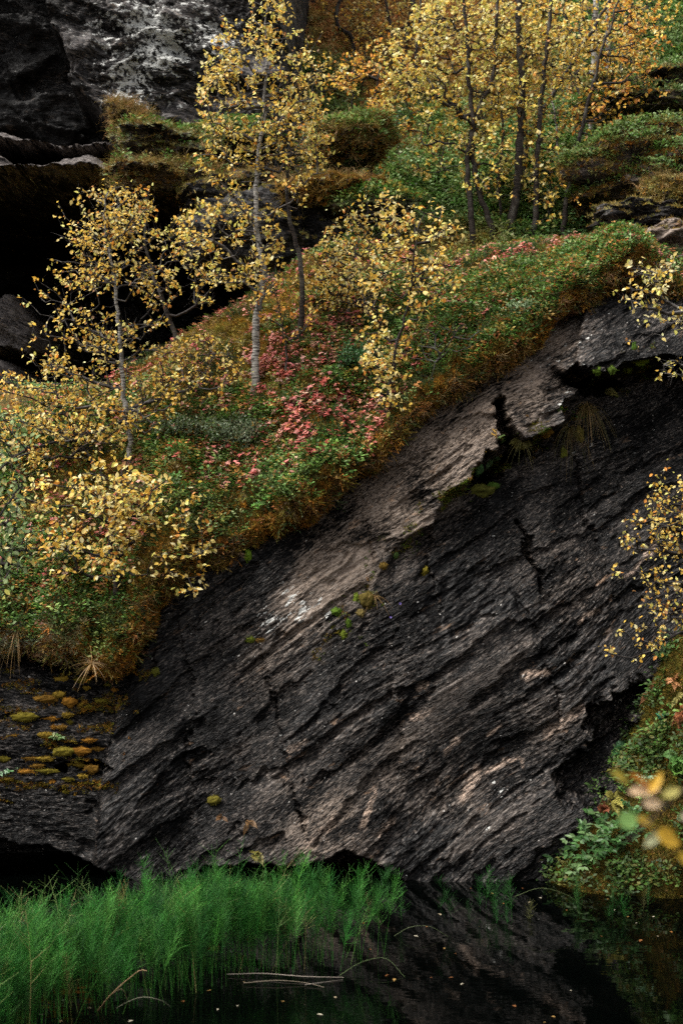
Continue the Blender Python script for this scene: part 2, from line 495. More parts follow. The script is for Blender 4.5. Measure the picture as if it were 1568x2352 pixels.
# rows: -3..0 under the lip, then brow and slope to the crest, then down behind it
rows = []
lipz = CAMZ+(1176-lv)/FPX*lY
lx = (uu-784)/FPX*lY
jag = 0.15*fbm(lx*6, 0.0, 3.0, 4, .65)+0.08*noise3(lx*1.7, 1.0, 0.0)
rows.append(np.stack([lx, lY+0.75, lipz+0.55], 1))
rows.append(np.stack([lx, lY+0.35, lipz+0.22], 1))
thick = 0.75+0.9*noise3(lx*1.9, 3.0, 0.0)+0.4*noise3(lx*5.1, 7.0, 0.0)
for s, oy, dz in ((0.0, 0.03, 0.0), (0.25, -0.11, 0.02), (0.6, -0.17, 0.10), (1.0, -0.14, 0.24)):
    rows.append(np.stack([lx, lY+oy*np.clip(thick, .35, 1.5), lipz+dz*np.clip(thick, .4, 1.3)+jag*(1-s)], 1))
brow = rows[-1]
crest = np.stack([(uu-784)/FPX*cY, cY, CAMZ+(1176-cv)/FPX*cY], 1)
for s in np.linspace(0, 1, 9)[1:]:
    p = brow*(1-s)+crest*s
    p = p.copy(); p[:, 2] += 0.16*math.sin(math.pi*s)**0.8
    rows.append(p)
bk = crest.copy(); bk[:, 1] += 0.35; bk[:, 2] -= 0.10; rows.append(bk)
bk = crest.copy(); bk[:, 1] += 0.9; bk[:, 2] -= 0.7; rows.append(bk)
bk = crest.copy(); bk[:, 1] += 1.2; bk[:, 2] -= 2.4; rows.append(bk)
R = np.array(rows)
tt = np.concatenate([np.linspace(0, 2, 8)[:-1], np.linspace(2, 5, 42)[:-1], np.linspace(5, 13, 190)[:-1], np.linspace(13, 16, 30)])
def catrows(R, t):
    i = np.clip(t.astype(int), 0, len(R)-2); f = (t-i)[:, None, None]
    m = np.gradient(R, axis=0)
    return (2*f**3-3*f**2+1)*R[i]+(f**3-2*f**2+f)*m[i]+(-2*f**3+3*f**2)*R[i+1]+(f**3-f**2)*m[i+1]
H = catrows(R, tt)
hn = grid_normals(H)
if hn[120, 250, 2] < 0: hn = -hn
tw = np.clip((tt[:, None]-1.2)/1.0, 0, 1)
px, py, pz = H[..., 0], H[..., 1], H[..., 2]
bumpH = 0.13*fbm(px*1.3, py*1.3, pz*1.3, 3)+0.06*fbm(px*4.5, py*4.5, pz*4.5, 3)+0.022*fbm(px*15, py*15, pz*15, 2)
lipb = np.exp(-((tt[:, None]-3.6)/1.5)**2)
bumpH = bumpH+lipb*(.11*fbm(px*3.2, py*3.2, pz*3.2, 3)+.05*fbm(px*9, py*9, pz*9, 2))
H = H+hn*(bumpH*tw)[..., None]
hn = grid_normals(H)
if hn[120, 250, 2] < 0: hn = -hn

def soil_material(name, cols):
    t = NT(name)
    geo = t.n('ShaderNodeNewGeometry')
    n = t.noise(geo.outputs['Position'], 3.2, 6, 0.65, 0.4)
    n2 = t.noise(geo.outputs['Position'], 38.0, 4, 0.65)
    f = t.math('ADD', t.math('MULTIPLY', n, 0.7), t.math('MULTIPLY', n2, 0.3))
    c = t.ramp(f, cols)
    c = t.mix(t.ramp(n2, [(0.3, 0.0), (0.7, 0.6)]), c, t.mix(0.6, c, (0.02, 0.016, 0.008)))
    return t.principled(c, 0.85, 0.15, t.bump(t.math('ADD', n2, t.noise(geo.outputs['Position'], 110, 2, 0.5)), 1.0, 0.03))
M_soil = soil_material('moss_carpet', [(0.32, (0.035, 0.03, 0.008)), (0.44, (0.09, 0.07, 0.014)), (0.54, (0.18, 0.09, 0.02)), (0.66, (0.15, 0.11, 0.025))])
hill_me = new_mesh('hillside', H.reshape(-1, 3), grid_faces(*H.shape[:2]), [M_soil], True)
hillside = tag(add_obj('hillside', hill_me), 'moss covered hillside sloping above the rock face', 'hillside', kind='structure')

hpu, hpv = proj(H)
def hill_at(u, v):
    """the nearest point of the hillside seen at (u, v)"""
    d = np.hypot(hpu-u, hpv-v)+np.maximum(0, H[..., 1]-11)*0.8
    d[tt < 2.0] += 500; d[tt > 13.2] += 500
    i = np.argmin(d)
    return H.reshape(-1, 3)[i].copy()

# ------------------------------------------------------------------ upper hillside: z = f(x, y)
def upper_z(x, y):
    L = catmull([10, 12.5, 13.6, 14.4, 15.5, 17, 19, 21, 25, 32, 45, 60], [2.6, 3.4, 4.35, 4.75, 5.45, 6.6, 8.0, 9.7, 12.8, 18.2, 27, 36], y)
    Lr = catmull([10, 12.5, 13.6, 14.4, 15.5, 17, 19, 21, 25, 32, 45, 60], [2.6, 3.4, 4.1, 4.5, 5.5, 7.0, 8.2, 9.8, 12.8, 18.2, 27, 36], y)
    L = L+(Lr-L)*sstep(1.0, 3.0, x)
    edge = -0.62+0.25*noise3(0*x, y*0.8, 4.0)-0.05*(y-16)
    cave = sstep(0.35, -0.9, x-edge)*(1-sstep(19.5, 23, y))
    z = L+(np.minimum(L, 3.7)-L)*cave
    n = 0.30*fbm(x*0.8, y*0.8, 0.0, 3)+0.16*fbm(x*2.3, y*2.3, 5.0, 3)+0.05*fbm(x*7, y*7, 8.0, 2)
    return z+n*sstep(13.3, 14.5, y)
ux_ = np.concatenate([np.linspace(-9, -4, 30)[:-1], np.linspace(-4, 6, 260), np.linspace(6, 14, 40)[1:]])
uy_ = np.concatenate([np.linspace(12.6, 22, 240)[:-1], np.linspace(22, 50, 90)])
UX, UY = np.meshgrid(ux_, uy_)
UZ = upper_z(UX, UY)
U3 = np.stack([UX, UY, UZ], -1)
M_soil2 = soil_material('upper_moss_carpet', [(0.32, (0.03, 0.04, 0.010)), (0.46, (0.09, 0.075, 0.018)), (0.56, (0.24, 0.12, 0.03)), (0.7, (0.17, 0.12, 0.03))])
up_me = new_mesh('upper_hillside', U3.reshape(-1, 3), grid_faces(*UX.shape), [M_soil2], True)
upper = tag(add_obj('upper_hillside', up_me), 'autumn hillside with moss and dwarf shrubs behind the birches', 'hillside', kind='structure')
def upper_at(u, v, y0=13.9):
    for y in np.arange(y0, 40, 0.04):
        p = P(u, v, y)
        if upper_z(np.array([p[0]]), np.array([y]))[0] >= p[2]:
            return p
    return P(u, v, 20.0)

# ------------------------------------------------------------------ cliff at the back left with its overhang and hollow: y = f(x, z)
BY = 16.5
def W2(u, v):
    p = P(u, v, BY); return (p[0], p[2])
bx = np.linspace(-8.5, -0.32, 350); bz = np.concatenate([np.linspace(2.5, 10.2, 340), np.linspace(10.3, 15, 40)])
BX, BZ = np.meshgrid(bx, bz)
bwx = 0.25*fbm(BX*0.6, BZ*0.6, 2.0, 3); bwz = 0.25*fbm(BX*0.6, BZ*0.6, 12.0, 3)
bph = BX+bwx; bps = BZ+bwz+0.16*BX
edge = [W2(*p) for p in [(-10, -420), (85, -30), (120, 70), (155, 135), (165, 215), (215, 262), (330, 300), (425, 345), (470, 400), (600, 470), (760, 520)]]
ed, es, et = seg_dist(BX+0.08*fbm(BX*4, BZ*4, 0.0, 3), BZ+0.08*fbm(BX*4, BZ*4, 6.0, 3), edge)
faceA = 1-sstep(-0.05, 0.05, ed*es)      # right of a down-going line = left in picture
YA = 16.2+0.42*(BZ-7.0)+0.12*(BX+2)
# stepped ledges in the shadow
def saw(ps, per, sharp=0.1):
    f = (ps/per) % 1.0
    return np.where(f < sharp, 1-f/sharp, (f-sharp)/(1-sharp))
YB = 17.7+0*BX; ledge = 0*BX
for (pts, w, dep, lean) in [([(-600, 350), (0, 335), (120, 338), (250, 345), (330, 352), (440, 372)], 0.24, 1.3, .6), ([(-600, 430), (0, 432), (150, 432), (330, 445), (470, 475), (560, 500)], 0.30, 2.3, .75), ([(-600, 800), (0, 800), (70, 805), (130, 815)], 0.70, 3.6, .5), ([(-600, 890), (0, 890), (60, 895), (110, 905)], 0.30, 4.0, .3)]:
    zl = np.interp(BX, [W2(*p)[0] for p in pts], [W2(*p)[1] for p in pts])+0.10*fbm(BX*2.5, 0.0, 7.7, 4, .6)
    end = W2(*pts[-1])[0]
    h_ = BZ-zl
    wv_ = w*np.clip(1+1.2*noise3(BX*1.5, 5.0, 2.0), .45, 1.7)
    fade = (1-sstep(end-0.4, end+0.15, BX))
    inside = sstep(-.015, .015, h_)*(1-sstep(wv_*.9, wv_*1.15, h_))
    ledge = np.maximum(ledge, inside*fade)
    YB = YB-inside*fade*(dep-lean*np.clip(h_/wv_, 0, 1))
cavez = np.interp(BX, [W2(*p)[0] for p in [(-600, 445), (0, 445), (330, 455), (560, 520), (700, 560)]], [W2(*p)[1] for p in [(-600, 445), (0, 445), (330, 455), (560, 520), (700, 560)]])
YB = YB+sstep(0, 0.2, cavez-BZ)*2.6*(1-sstep(-3.35, -3.75, BX)*sstep(6.0, 5.6, BZ)*0.0)
Yb = YA*faceA+YB*(1-faceA)
gap = sstep(-0.75, -0.45, BX+0.1*fbm(BZ*2, 0.0, 1.0, 2))
Yb = Yb+gap*4.0
bk_ = bps*1.9+0.9*fbm(bph*0.8, bps*1.5, 4.0, 2)
q2 = noise3(bph*1.3, bps*2.6, 12.0)
lay = -0.10*sstep(.12, .2, q2)-.07*sstep(.3, .35, q2)+0.28*fbm(bph*0.7, bps*1.6, 1.0, 3)+0.16*(bk_-np.floor(bk_))**1.4+0.12*fbm(bph*2.2+bps, bps*4.4, 3.0, 3, 0.62)+0.05*fbm(bph*7, bps*20, 5.0, 3, 0.7)
Yb = Yb-lay
blich = np.zeros_like(BX)
for (u, v, r, a) in [(320, 40, .5, .9), (370, 110, .5, .95), (300, 170, .45, .85), (250, 60, .5, .6), (440, 50, .6, .7), (300, 230, .4, .75), (400, 230, .4, .5), (200, 200, .3, .4), (510, 90, .4, .7), (250, 130, .4, .5)]:
    cx, cz = W2(u, v)
    blich = np.maximum(blich, a*np.exp(-((BX-cx)**2+(BZ-cz)**2)/r**2))
blich *= faceA*1.25
cliff_shading = np.clip(-.5+.82*faceA+1.7*ledge*(1-faceA)+0.4*fbm(BX*1.1, BZ*1.1, 2.0, 2), -.5, 1.2)  # shade painted into the recess left of the face, light onto its ledges
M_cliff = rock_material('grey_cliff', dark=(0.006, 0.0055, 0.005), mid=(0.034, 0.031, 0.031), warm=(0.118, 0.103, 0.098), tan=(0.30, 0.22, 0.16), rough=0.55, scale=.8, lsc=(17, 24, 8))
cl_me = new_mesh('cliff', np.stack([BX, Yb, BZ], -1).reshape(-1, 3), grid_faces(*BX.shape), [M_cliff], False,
                 {'fol': np.stack([bph, bps, Yb], -1).reshape(-1, 3)*0.8, 'brown': cliff_shading.ravel(), 'lich': blich.ravel()})
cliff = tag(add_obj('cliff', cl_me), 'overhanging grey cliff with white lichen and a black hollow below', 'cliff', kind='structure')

# ------------------------------------------------------------------ bank at the right, heightfield by column
bu = np.linspace(1.15, 7.0, 260); bt_ = np.linspace(0, 1, 130)
BU, BT = np.meshgrid(bu, bt_)
rz = catmull([1.1, 1.3, 1.5, 1.7, 1.9, 2.1, 2.25, 2.45, 2.8, 3.5, 5, 7.2], [-0.28, -0.12, 0.14, 0.38, 0.62, 0.88, 1.20, 1.62, 1.9, 2.2, 2.5, 2.8], BU)
fy = 9.62-0.10*(BU-1.3)
yy = fy+(0.95+0.1*(BU-1.3))*BT**1.25
zz = -0.3+(rz+0.3)*np.clip(np.sin(BT*math.pi*0.5), 0, 1)**0.85
nb_ = 0.11*fbm(BU*2.2, yy*2.2, zz*2.2, 3)+0.05*fbm(BU*7, yy*7, zz*7, 3)
K3 = np.stack([BU+0.4*nb_*0, yy-nb_*0.9, zz+nb_*0.6], -1)
bank_me = new_mesh('bank', K3.reshape(-1, 3), grid_faces(*BU.shape), [M_soil], True)
bank = tag(add_obj('bank', bank_me), 'mossy green bank sloping into the pond beside the rock face', 'bank', kind='structure')
kpu, kpv = proj(K3)
def bank_at(u, v):
    d = np.hypot(kpu-u, kpv-v)+K3[..., 1]*2
    return K3.reshape(-1, 3)[np.argmin(d)].copy()

# ------------------------------------------------------------------ near bank under the camera (below the frame) and the pond
nx, ny = np.meshgrid(np.linspace(-9, 9, 120), np.linspace(-9, 5.2, 110))
nz = 1.0-1.6*sstep(1.2, 4.6, ny+0.5*noise3(nx*0.5, 0.0, 0.0))+0.15*fbm(nx, ny, 0.0, 3)+np.clip(-ny-2, 0, 9)*0.25
near_me = new_mesh('near_bank', np.stack([nx, ny, nz], -1).reshape(-1, 3), grid_faces(*nx.shape), [M_soil], True)
near = tag(add_obj('near_bank', near_me), 'mossy near bank of the pond', 'bank', kind='structure')

t = NT('dark_pond_water')
geo = t.n('ShaderNodeNewGeometry')
wv = t.noise(t.mapping(geo.outputs['Position'], (1.2, 2.6, 1)), 2.0, 3, 0.5)
wv2 = t.noise(t.mapping(geo.outputs['Position'], (6, 16, 1)), 1.0, 2, 0.5)
M_water = t.principled((0.0003, 0.0005, 0.0004), 0.02, 0.5, t.bump(t.math('ADD', wv, t.math('MULTIPLY', wv2, 0.25)), 0.06, 0.02))
for nd in t.t.nodes:
    if nd.type == 'BSDF_PRINCIPLED': nd.inputs['IOR'].default_value = 1.333
water_me = new_mesh('water', [(-14, 2.5, 0), (14, 2.5, 0), (14, 12.5, 0), (-14, 12.5, 0)], [(0, 1, 2, 3)], [M_water])
water = tag(add_obj('water', water_me), 'still black pond water mirroring the rock face', 'water', kind='structure')
# ================================================================== plant building blocks
def unit(a):
    return a/np.maximum(np.linalg.norm(a, axis=-1, keepdims=True), 1e-9)

LEAF7 = np.array([(0, 0, 0), (0.22, 0.27, 0.03), (0.55, 0.31, 0.05), (1.0, 0, -0.06), (0.55, -0.31, 0.05), (0.22, -0.27, 0.03), (0.45, 0, -0.05)])
LEAF7_F = np.array([(0, 6, 1), (1, 6, 2), (2, 6, 3), (3, 6, 4), (4, 6, 5), (5, 6, 0)])
LEAF4 = np.array([(0, 0, 0), (0.5, 0.30, 0.05), (1.0, 0, 0), (0.5, -0.30, 0.05)])
LEAF4_F = np.array([(0, 2, 1), (0, 3, 2)])
BLADE = np.array([(0, 0.5, 0), (0, -0.5, 0), (1.0, 0, 0)])
BLADE_F = np.array([(0, 1, 2)])

def frames(axis, normal):
    a = unit(axis)
    n = unit(normal-np.sum(normal*a, -1, keepdims=True)*a)
    s = np.cross(n, a)
    return a, s, n

def stamp(tmpl, tf, pos, axis, normal, length, width=None):
    """many small copies of a template as one vertex / triangle array"""
    a, s, n = frames(axis, normal)
    N = len(pos)
    L = np.broadcast_to(np.asarray(length, float), (N,))[:, None]
    Wd = L if width is None else np.broadcast_to(np.asarray(width, float), (N,))[:, None]
    V = np.zeros((N, len(tmpl), 3))
    for k, (x, y, z) in enumerate(tmpl):
        V[:, k] = pos+a*x*L+s*y*Wd+n*z*L
    Fc = (tf[None]+(np.arange(N)*len(tmpl))[:, None, None]).reshape(-1, 3)
    return V.reshape(-1, 3), Fc

def join(*parts):
    V, Fc, o = [], [], 0
    for v, f in parts:
        V.append(v); Fc.append(f+o); o += len(v)
    return np.concatenate(V), np.concatenate(Fc)

def edge_tubes(A, B, ra, rb, sides=4):
    """one open frustum for each edge A-B"""
    A = np.asarray(A, float); B = np.asarray(B, float)
    d = unit(B-A)
    ref = np.where(np.abs(d[:, 2:3]) > 0.9, np.array([[1.0, 0, 0]]), np.array([[0, 0, 1.0]]))
    s = unit(np.cross(d, ref)); n = np.cross(s, d)
    N = len(A)
    V = np.zeros((N, 2*sides, 3))
    for k in range(sides):
        an = 2*math.pi*k/sides
        o = s*math.cos(an)+n*math.sin(an)
        V[:, k] = A+o*np.asarray(ra)[:, None]
        V[:, sides+k] = B+o*np.asarray(rb)[:, None]
    f = []
    for k in range(sides):
        k2 = (k+1) % sides
        f += [(k, k2, sides+k2), (k, sides+k2, sides+k)]
    f = np.array(f)
    return V.reshape(-1, 3), (f[None]+(np.arange(N)*2*sides)[:, None, None]).reshape(-1, 3)

def tube(path, radii, sides=10, wob=0.0):
    path = np.asarray(path, float)
    n = len(path)
    d = unit(np.gradient(path, axis=0))
    ref = np.array([0.3, 1.0, 0.1])
    s = unit(np.cross(d, ref)); m = np.cross(s, d)
    an = np.linspace(0, 2*math.pi, sides, endpoint=False)
    rr = np.asarray(radii)[:, None]*(1+wob*rng.normal(size=(n, sides)))
    V = path[:, None]+rr[..., None]*(np.cos(an)[None, :, None]*s[:, None]+np.sin(an)[None, :, None]*m[:, None])
    f = []
    for k in range(sides):
        k2 = (k+1) % sides
        i = np.arange(n-1)*sides
        f.append(np.stack([i+k, i+k2, i+sides+k2], 1)); f.append(np.stack([i+k, i+sides+k2, i+sides+k], 1))
    return V.reshape(-1, 3), np.concatenate(f)

def resample(pts, step):
    pts = np.asarray(pts, float)
    d = np.concatenate([[0], np.cumsum(np.linalg.norm(np.diff(pts, axis=0), axis=1))])
    s = np.linspace(0, d[-1], max(3, int(d[-1]/step)))
    return np.stack([catmull(d, pts[:, c], s) for c in range(3)], 1)

def rnd_unit(n, r=None):
    r = r or rng
    return unit(r.normal(size=(n, 3)))

def ribbon(path, width):
    """a narrow blade following a path, turned to stand out sideways"""
    path = np.asarray(path, float)
    n = len(path)
    d = unit(np.gradient(path, axis=0))
    s = unit(np.cross(d, np.array([0.2, 1.0, 0.15])))
    w = np.asarray(width)[:, None]
    V = np.concatenate([path-s*w, path+s*w])
    i = np.arange(n-1)
    return V, np.concatenate([np.stack([i, i+1, n+i+1], 1), np.stack([i, n+i+1, n+i], 1)])

# ------------------------------------------------------------------ scattering (only for growth nobody could count)
def euler_from(zaxis, spin):
    z = unit(zaxis)
    ref = np.stack([np.cos(spin), np.sin(spin), 0*spin], 1)
    x = unit(ref-np.sum(ref*z, 1, keepdims=True)*z)
    y = np.cross(z, x)
    ry = -np.arcsin(np.clip(x[:, 2], -1, 1)); rz = np.arctan2(x[:, 1], x[:, 0]); rx = np.arctan2(y[:, 2], z[:, 2])
    return np.stack([rx, ry, rz], 1)

def scatter_object(name, pts, zaxis, scale, cols, templates, parent=None, loc=(0, 0, 0)):
    n = len(pts)
    me = new_mesh(name, np.asarray(pts)-np.asarray(loc), np.zeros((0, 3), int), None, False,
                  {'rot': euler_from(np.asarray(zaxis), rng.uniform(0, 6.283, n)), 'scl': scale, 'col': cols})
    ai = me.attributes.new('idx', 'INT', 'POINT'); ai.data.foreach_set('value', rng.integers(0, len(templates), n).astype(np.int32))
    o = add_obj(name, me, parent, None if parent else loc)
    g = bpy.data.node_groups.new(name+'_growth', 'GeometryNodeTree')
    g.interface.new_socket('Geometry', in_out='INPUT', socket_type='NodeSocketGeometry')
    g.interface.new_socket('Geometry', in_out='OUTPUT', socket_type='NodeSocketGeometry')
    N, L = g.nodes, g.links
    gi, go = N.new('NodeGroupInput'), N.new('NodeGroupOutput')
    iop = N.new('GeometryNodeInstanceOnPoints')
    jn = N.new('GeometryNodeJoinGeometry')
    for tob in templates:
        oi = N.new('GeometryNodeObjectInfo'); oi.inputs['Object'].default_value = tob; oi.inputs['As Instance'].default_value = True
        L.new(oi.outputs['Geometry'], jn.inputs[0])
    def na(nm, ty):
        a = N.new('GeometryNodeInputNamedAttribute'); a.data_type = ty; a.inputs['Name'].default_value = nm
        return a.outputs['Attribute']
    e2r = N.new('FunctionNodeEulerToRotation')
    L.new(na('rot', 'FLOAT_VECTOR'), e2r.inputs[0])
    L.new(gi.outputs[0], iop.inputs['Points']); L.new(jn.outputs[0], iop.inputs['Instance'])
    iop.inputs['Pick Instance'].default_value = True
    L.new(na('idx', 'INT'), iop.inputs['Instance Index'])
    L.new(e2r.outputs[0], iop.inputs['Rotation']); L.new(na('scl', 'FLOAT'), iop.inputs['Scale'])
    L.new(iop.outputs[0], go.inputs[0])
    md = o.modifiers.new('growth', 'NODES'); md.node_group = g
    return o

def template(name, V, Fc, mat, smooth=False):
    return bpy.data.objects.new(name, new_mesh(name, V, Fc, [mat], smooth))      # never linked: lives only inside the scatter

def sample_grid(G, n, weight=None, seed=1):
    """points and normals on a (rows, cols, 3) grid, by area times weight"""
    r = np.random.default_rng(seed)
    a = G[:-1, :-1]; b = G[:-1, 1:]; c = G[1:, :-1]
    nn = np.cross(b-a, c-a)
    ar = np.linalg.norm(nn, axis=2)
    nn = nn/np.maximum(ar[..., None], 1e-12)
    w = ar if weight is None else ar*np.clip(weight[:-1, :-1], 0, None)
    cs_ = np.cumsum(w.ravel())
    k = np.searchsorted(cs_, r.uniform(0, cs_[-1], n)); k = np.minimum(k, w.size-1)
    i, j = np.unravel_index(k, w.shape)
    s, t_ = r.uniform(size=n)[:, None], r.uniform(size=n)[:, None]
    p = a[i, j]+(b[i, j]-a[i, j])*s+(c[i, j]-a[i, j])*t_
    return p, nn[i, j], i, j

M_cov = cover_material('plant_cover', 0.30, True, 0.55, 0.0)
M_moss = cover_material('moss_cover', 0.15, True, 0.8, 0.0, 0.1)
M_leaf = cover_material('birch_leaf', 0.42, False, 0.5, 0.0, 0.3)
M_herb = cover_material('herb_leaf', 0.30, False, 0.45, 0.0, 0.3)

def t_sprig(k, nl=12, h=0.065, ll=0.027):
    r = np.random.default_rng(100+k)
    z = r.uniform(0.15, 1.0, nl)*h
    an = r.uniform(0, 6.283, nl)
    rad = r.uniform(0.2, 1.0, nl)*h*0.55*(0.4+z/h)
    pos = np.stack([np.cos(an)*rad, np.sin(an)*rad, z], 1)
    ax = np.stack([np.cos(an), np.sin(an), r.uniform(0.1, 0.9, nl)], 1)
    no = np.stack([r.normal(0, .4, nl), r.normal(0, .4, nl), np.ones(nl)], 1)
    return stamp(LEAF4, LEAF4_F, pos, ax, no, r.uniform(0.7, 1.25, nl)*ll)
def t_whorl(k):
    r = np.random.default_rng(200+k)
    V = []
    for j in range(3):
        n = 6
        an = np.arange(n)*6.283/n+r.uniform(0, 6)
        c = np.array([r.normal(0, .018), r.normal(0, .018), 0.03+0.02*j])
        V.append(stamp(LEAF4, LEAF4_F, np.repeat(c[None], n, 0), np.stack([np.cos(an), np.sin(an), r.uniform(-.35, .5, n)], 1), np.stack([r.normal(0, .3, n), r.normal(0, .3, n), np.ones(n)], 1), r.uniform(.018, .030, n)))
    return join(*V)
def t_tuft(k, n=16, l=0.024, w=0.0045):
    r = np.random.default_rng(300+k)
    ax = np.stack([r.normal(0, .75, n), r.normal(0, .75, n), r.uniform(.25, 1.1, n)], 1)
    pos = np.stack([r.normal(0, .008, n), r.normal(0, .008, n), np.full(n, -.004)], 1)
    return stamp(BLADE, BLADE_F, pos, ax, rnd_unit(n, r), r.uniform(.6, 1.2, n)*l, w)
def t_heath(k, stems=6, h=0.085):
    r = np.random.default_rng(400+k)
    V = []
    for j in range(stems):
        an = r.uniform(0, 6.283); le = r.uniform(.25, .9)
        tip = np.array([math.cos(an)*le*h, math.sin(an)*le*h, h*r.uniform(.6, 1.1)])
        n = 14
        s = np.linspace(.15, 1, n)[:, None]
        pos = tip*s*np.array([1, 1, 1]); a2 = r.uniform(0, 6.283, n)
        ax = np.stack([np.cos(a2), np.sin(a2), np.full(n, .9)], 1)+unit(tip[None])*.5
        V.append(stamp(BLADE, BLADE_F, pos, ax, rnd_unit(n, r), h*.17, .0042))
    return join(*V)
def t_straw(k, n=9, l=0.13):
    r = np.random.default_rng(500+k)
    V = []
    for j in range(n):
        an = r.uniform(0, 6.283); le = r.uniform(.2, .9)*l
        s = np.linspace(0, 1, 5)
        path = np.stack([math.cos(an)*le*s**1.4, math.sin(an)*le*s**1.4, l*(s-0.55*s**2.4)*r.uniform(.7, 1.1)], 1)
        V.append(ribbon(path, .0016*(1-s*.9)))
    return join(*V)

T_sprig = [template('sprig', *t_sprig(k), M_cov) for k in range(5)]
T_whorl = [template('whorl', *t_whorl(k), M_cov) for k in range(4)]
T_tuft = [template('tuft', *t_tuft(k), M_moss) for k in range(5)]
T_heath = [template('heath', *t_heath(k), M_cov) for k in range(4)]
T_straw = [template('straw', *t_straw(k), M_cov) for k in range(4)]

def palette(n, cols, weights, jit=0.18, seed=0, mixv=None):
    r = np.random.default_rng(seed)
    cols = np.array(cols); w = np.array(weights, float); w /= w.sum()
    c = cols[r.choice(len(cols), n, p=w)]
    return np.clip(c*(1+r.normal(0, jit, (n, 1)))*(1+r.normal(0, jit*.35, (n, 3))), 0.002, 0.95)

GREEN = [(0.045, 0.095, 0.014), (0.07, 0.15, 0.024), (0.12, 0.225, 0.045), (0.24, 0.33, 0.12), (0.24, 0.18, 0.035)]
DKGREEN = [(0.025, 0.05, 0.012), (0.04, 0.075, 0.016), (0.055, 0.09, 0.02), (0.09, 0.09, 0.02)]
PINK = [(0.48, 0.13, 0.11), (0.55, 0.21, 0.17), (0.38, 0.08, 0.06), (0.56, 0.30, 0.22), (0.42, 0.15, 0.06)]
MOSS = [(0.19, 0.085, 0.014), (0.29, 0.13, 0.02), (0.11, 0.085, 0.014), (0.22, 0.165, 0.026), (0.09, 0.045, 0.01), (0.38, 0.19, 0.03)]
GOLD = [(0.36, 0.23, 0.035), (0.28, 0.22, 0.04), (0.42, 0.25, 0.05), (0.24, 0.17, 0.03), (0.40, 0.18, 0.035)]
PALE = [(0.34, 0.34, 0.20), (0.26, 0.30, 0.16), (0.40, 0.36, 0.24)]
STRAW = [(0.36, 0.22, 0.09), (0.26, 0.16, 0.06), (0.42, 0.30, 0.14)]

# ------------------------------------------------------------------ ground cover of the front hillside
def blob_field(G, blobs, locate):
    f = np.zeros(G.shape[:2])
    for (u, v, r, a) in blobs:
        c = locate(u, v)
        f = np.maximum(f, a*np.exp(-np.sum((G-c)**2, -1)/r**2))
    return f
inview = np.clip(0.25+0.75*((hpu > -180) & (hpu < 1750)), 0, 1)*(tt[:, None] < 13.6)
n1 = fbm(px*1.6, py*1.6, pz*1.6, 3); n2 = fbm(px*3.3+7, py*3.3, pz*3.3, 3); n3 = fbm(px*2.1, py*2.1+4, pz*2.1, 2)
slope_t = np.broadcast_to(tt[:, None], px.shape)
lipm = 1-sstep(3.9, 5.5, slope_t+2.6*n2)            # 1 on the hanging moss edge
under_t = sstep(1.7, 2.3, slope_t)
pink = blob_field(H, [(760, 800, .40, .9), (690, 840, .45, 1), (800, 900, .5, 1), (740, 960, .5, .8), (760, 1030, .3, .5), (640, 830, .2, .7), (690, 985, .3, .45), (540, 1090, .2, .95), (500, 1060, .12, .6), (580, 1075, .12, .7), (490, 935, .18, .7), (600, 945, .16, .5), (620, 990, .15, .35), (795, 760, .16, .9), (1055, 630, .13, 1), (1185, 600, .15, 1), (1150, 615, .1, .7), (1395, 600, .10, .9), (1010, 690, .2, .5), (1240, 660, .2, .18), (830, 950, .2, .6), (720, 1060, .2, .25), (420, 930, .15, .4), (240, 1230, .14, .6), (90, 1250, .15, .5), (60, 1240, .1, .5), (830, 1000, .2, .3), (980, 780, .12, .2)], hill_at)
green = blob_field(H, [(1100, 690, .7, .9), (1300, 640, .6, .9), (1000, 740, .5, .8), (820, 810, .35, .9), (760, 1080, .4, .9), (560, 1000, .35, .7), (1200, 740, .5, .9), (380, 1000, .4, .5), (140, 1340, .35, .6), (650, 1120, .3, .6), (900, 860, .3, .8), (30, 1050, .4, .7), (40, 1300, .35, .6), (700, 900, .5, .3)], hill_at)
gold = blob_field(H, [(480, 800, .6, 1), (620, 720, .35, .9), (380, 900, .4, .7), (640, 890, .3, .7), (300, 1100, .5, .6), (150, 1120, .4, .5), (960, 600, .4, .5), (720, 640, .4, .8), (560, 870, .3, .6)], hill_at)
pale = blob_field(H, [(60, 1440, .30, .9), (140, 1450, .2, .7), (1210, 705, .12, .9), (1180, 740, .08, .8), (220, 1430, .15, .5), (560, 790, .1, .5), (640, 800, .1, .3)], hill_at)
PKW = (np.clip(pink*.8-.05, 0, .33)+.085*sstep(5.2, 6.2, slope_t))*sstep(-.02, .35, fbm(px*7, py*7, pz*7, 2)+.12*pink)*(1-lipm*.8)
pts, nr, gi_, gj = sample_grid(H, 3700, PKW*inview, 21)
nr = nr*np.sign(nr[:, 2:3]+1e-9)
UPV = np.array([0, 0, 1.0])
tag(scatter_object('red_leaves', pts+nr*.012, nr*.6+UPV+rng.normal(0, .25, nr.shape), rng.uniform(.5, 1.15, len(pts)), palette(len(pts), PINK, [3, 3, 2, 2, 1.5], .2, 1), T_whorl),
    'coral red dwarf shrub leaves spread over the hillside', 'shrub leaves', kind='stuff')
GRW = (np.clip(.14+green*1.3+1.2*n1-gold*.45, .02, 1.6)*(1-PKW*.55)*(1-lipm*.93))*inview
pts, nr, gi_, gj = sample_grid(H, 21000, GRW, 22)
nr = nr*np.sign(nr[:, 2:3]+1e-9)
gc = palette(len(pts), GREEN+[(.30, .14, .03), (.34, .22, .05), (.28, .09, .035)], [3, 4, 3, 1.4, 1.6, 1.2, .9, .9], .22, 2)
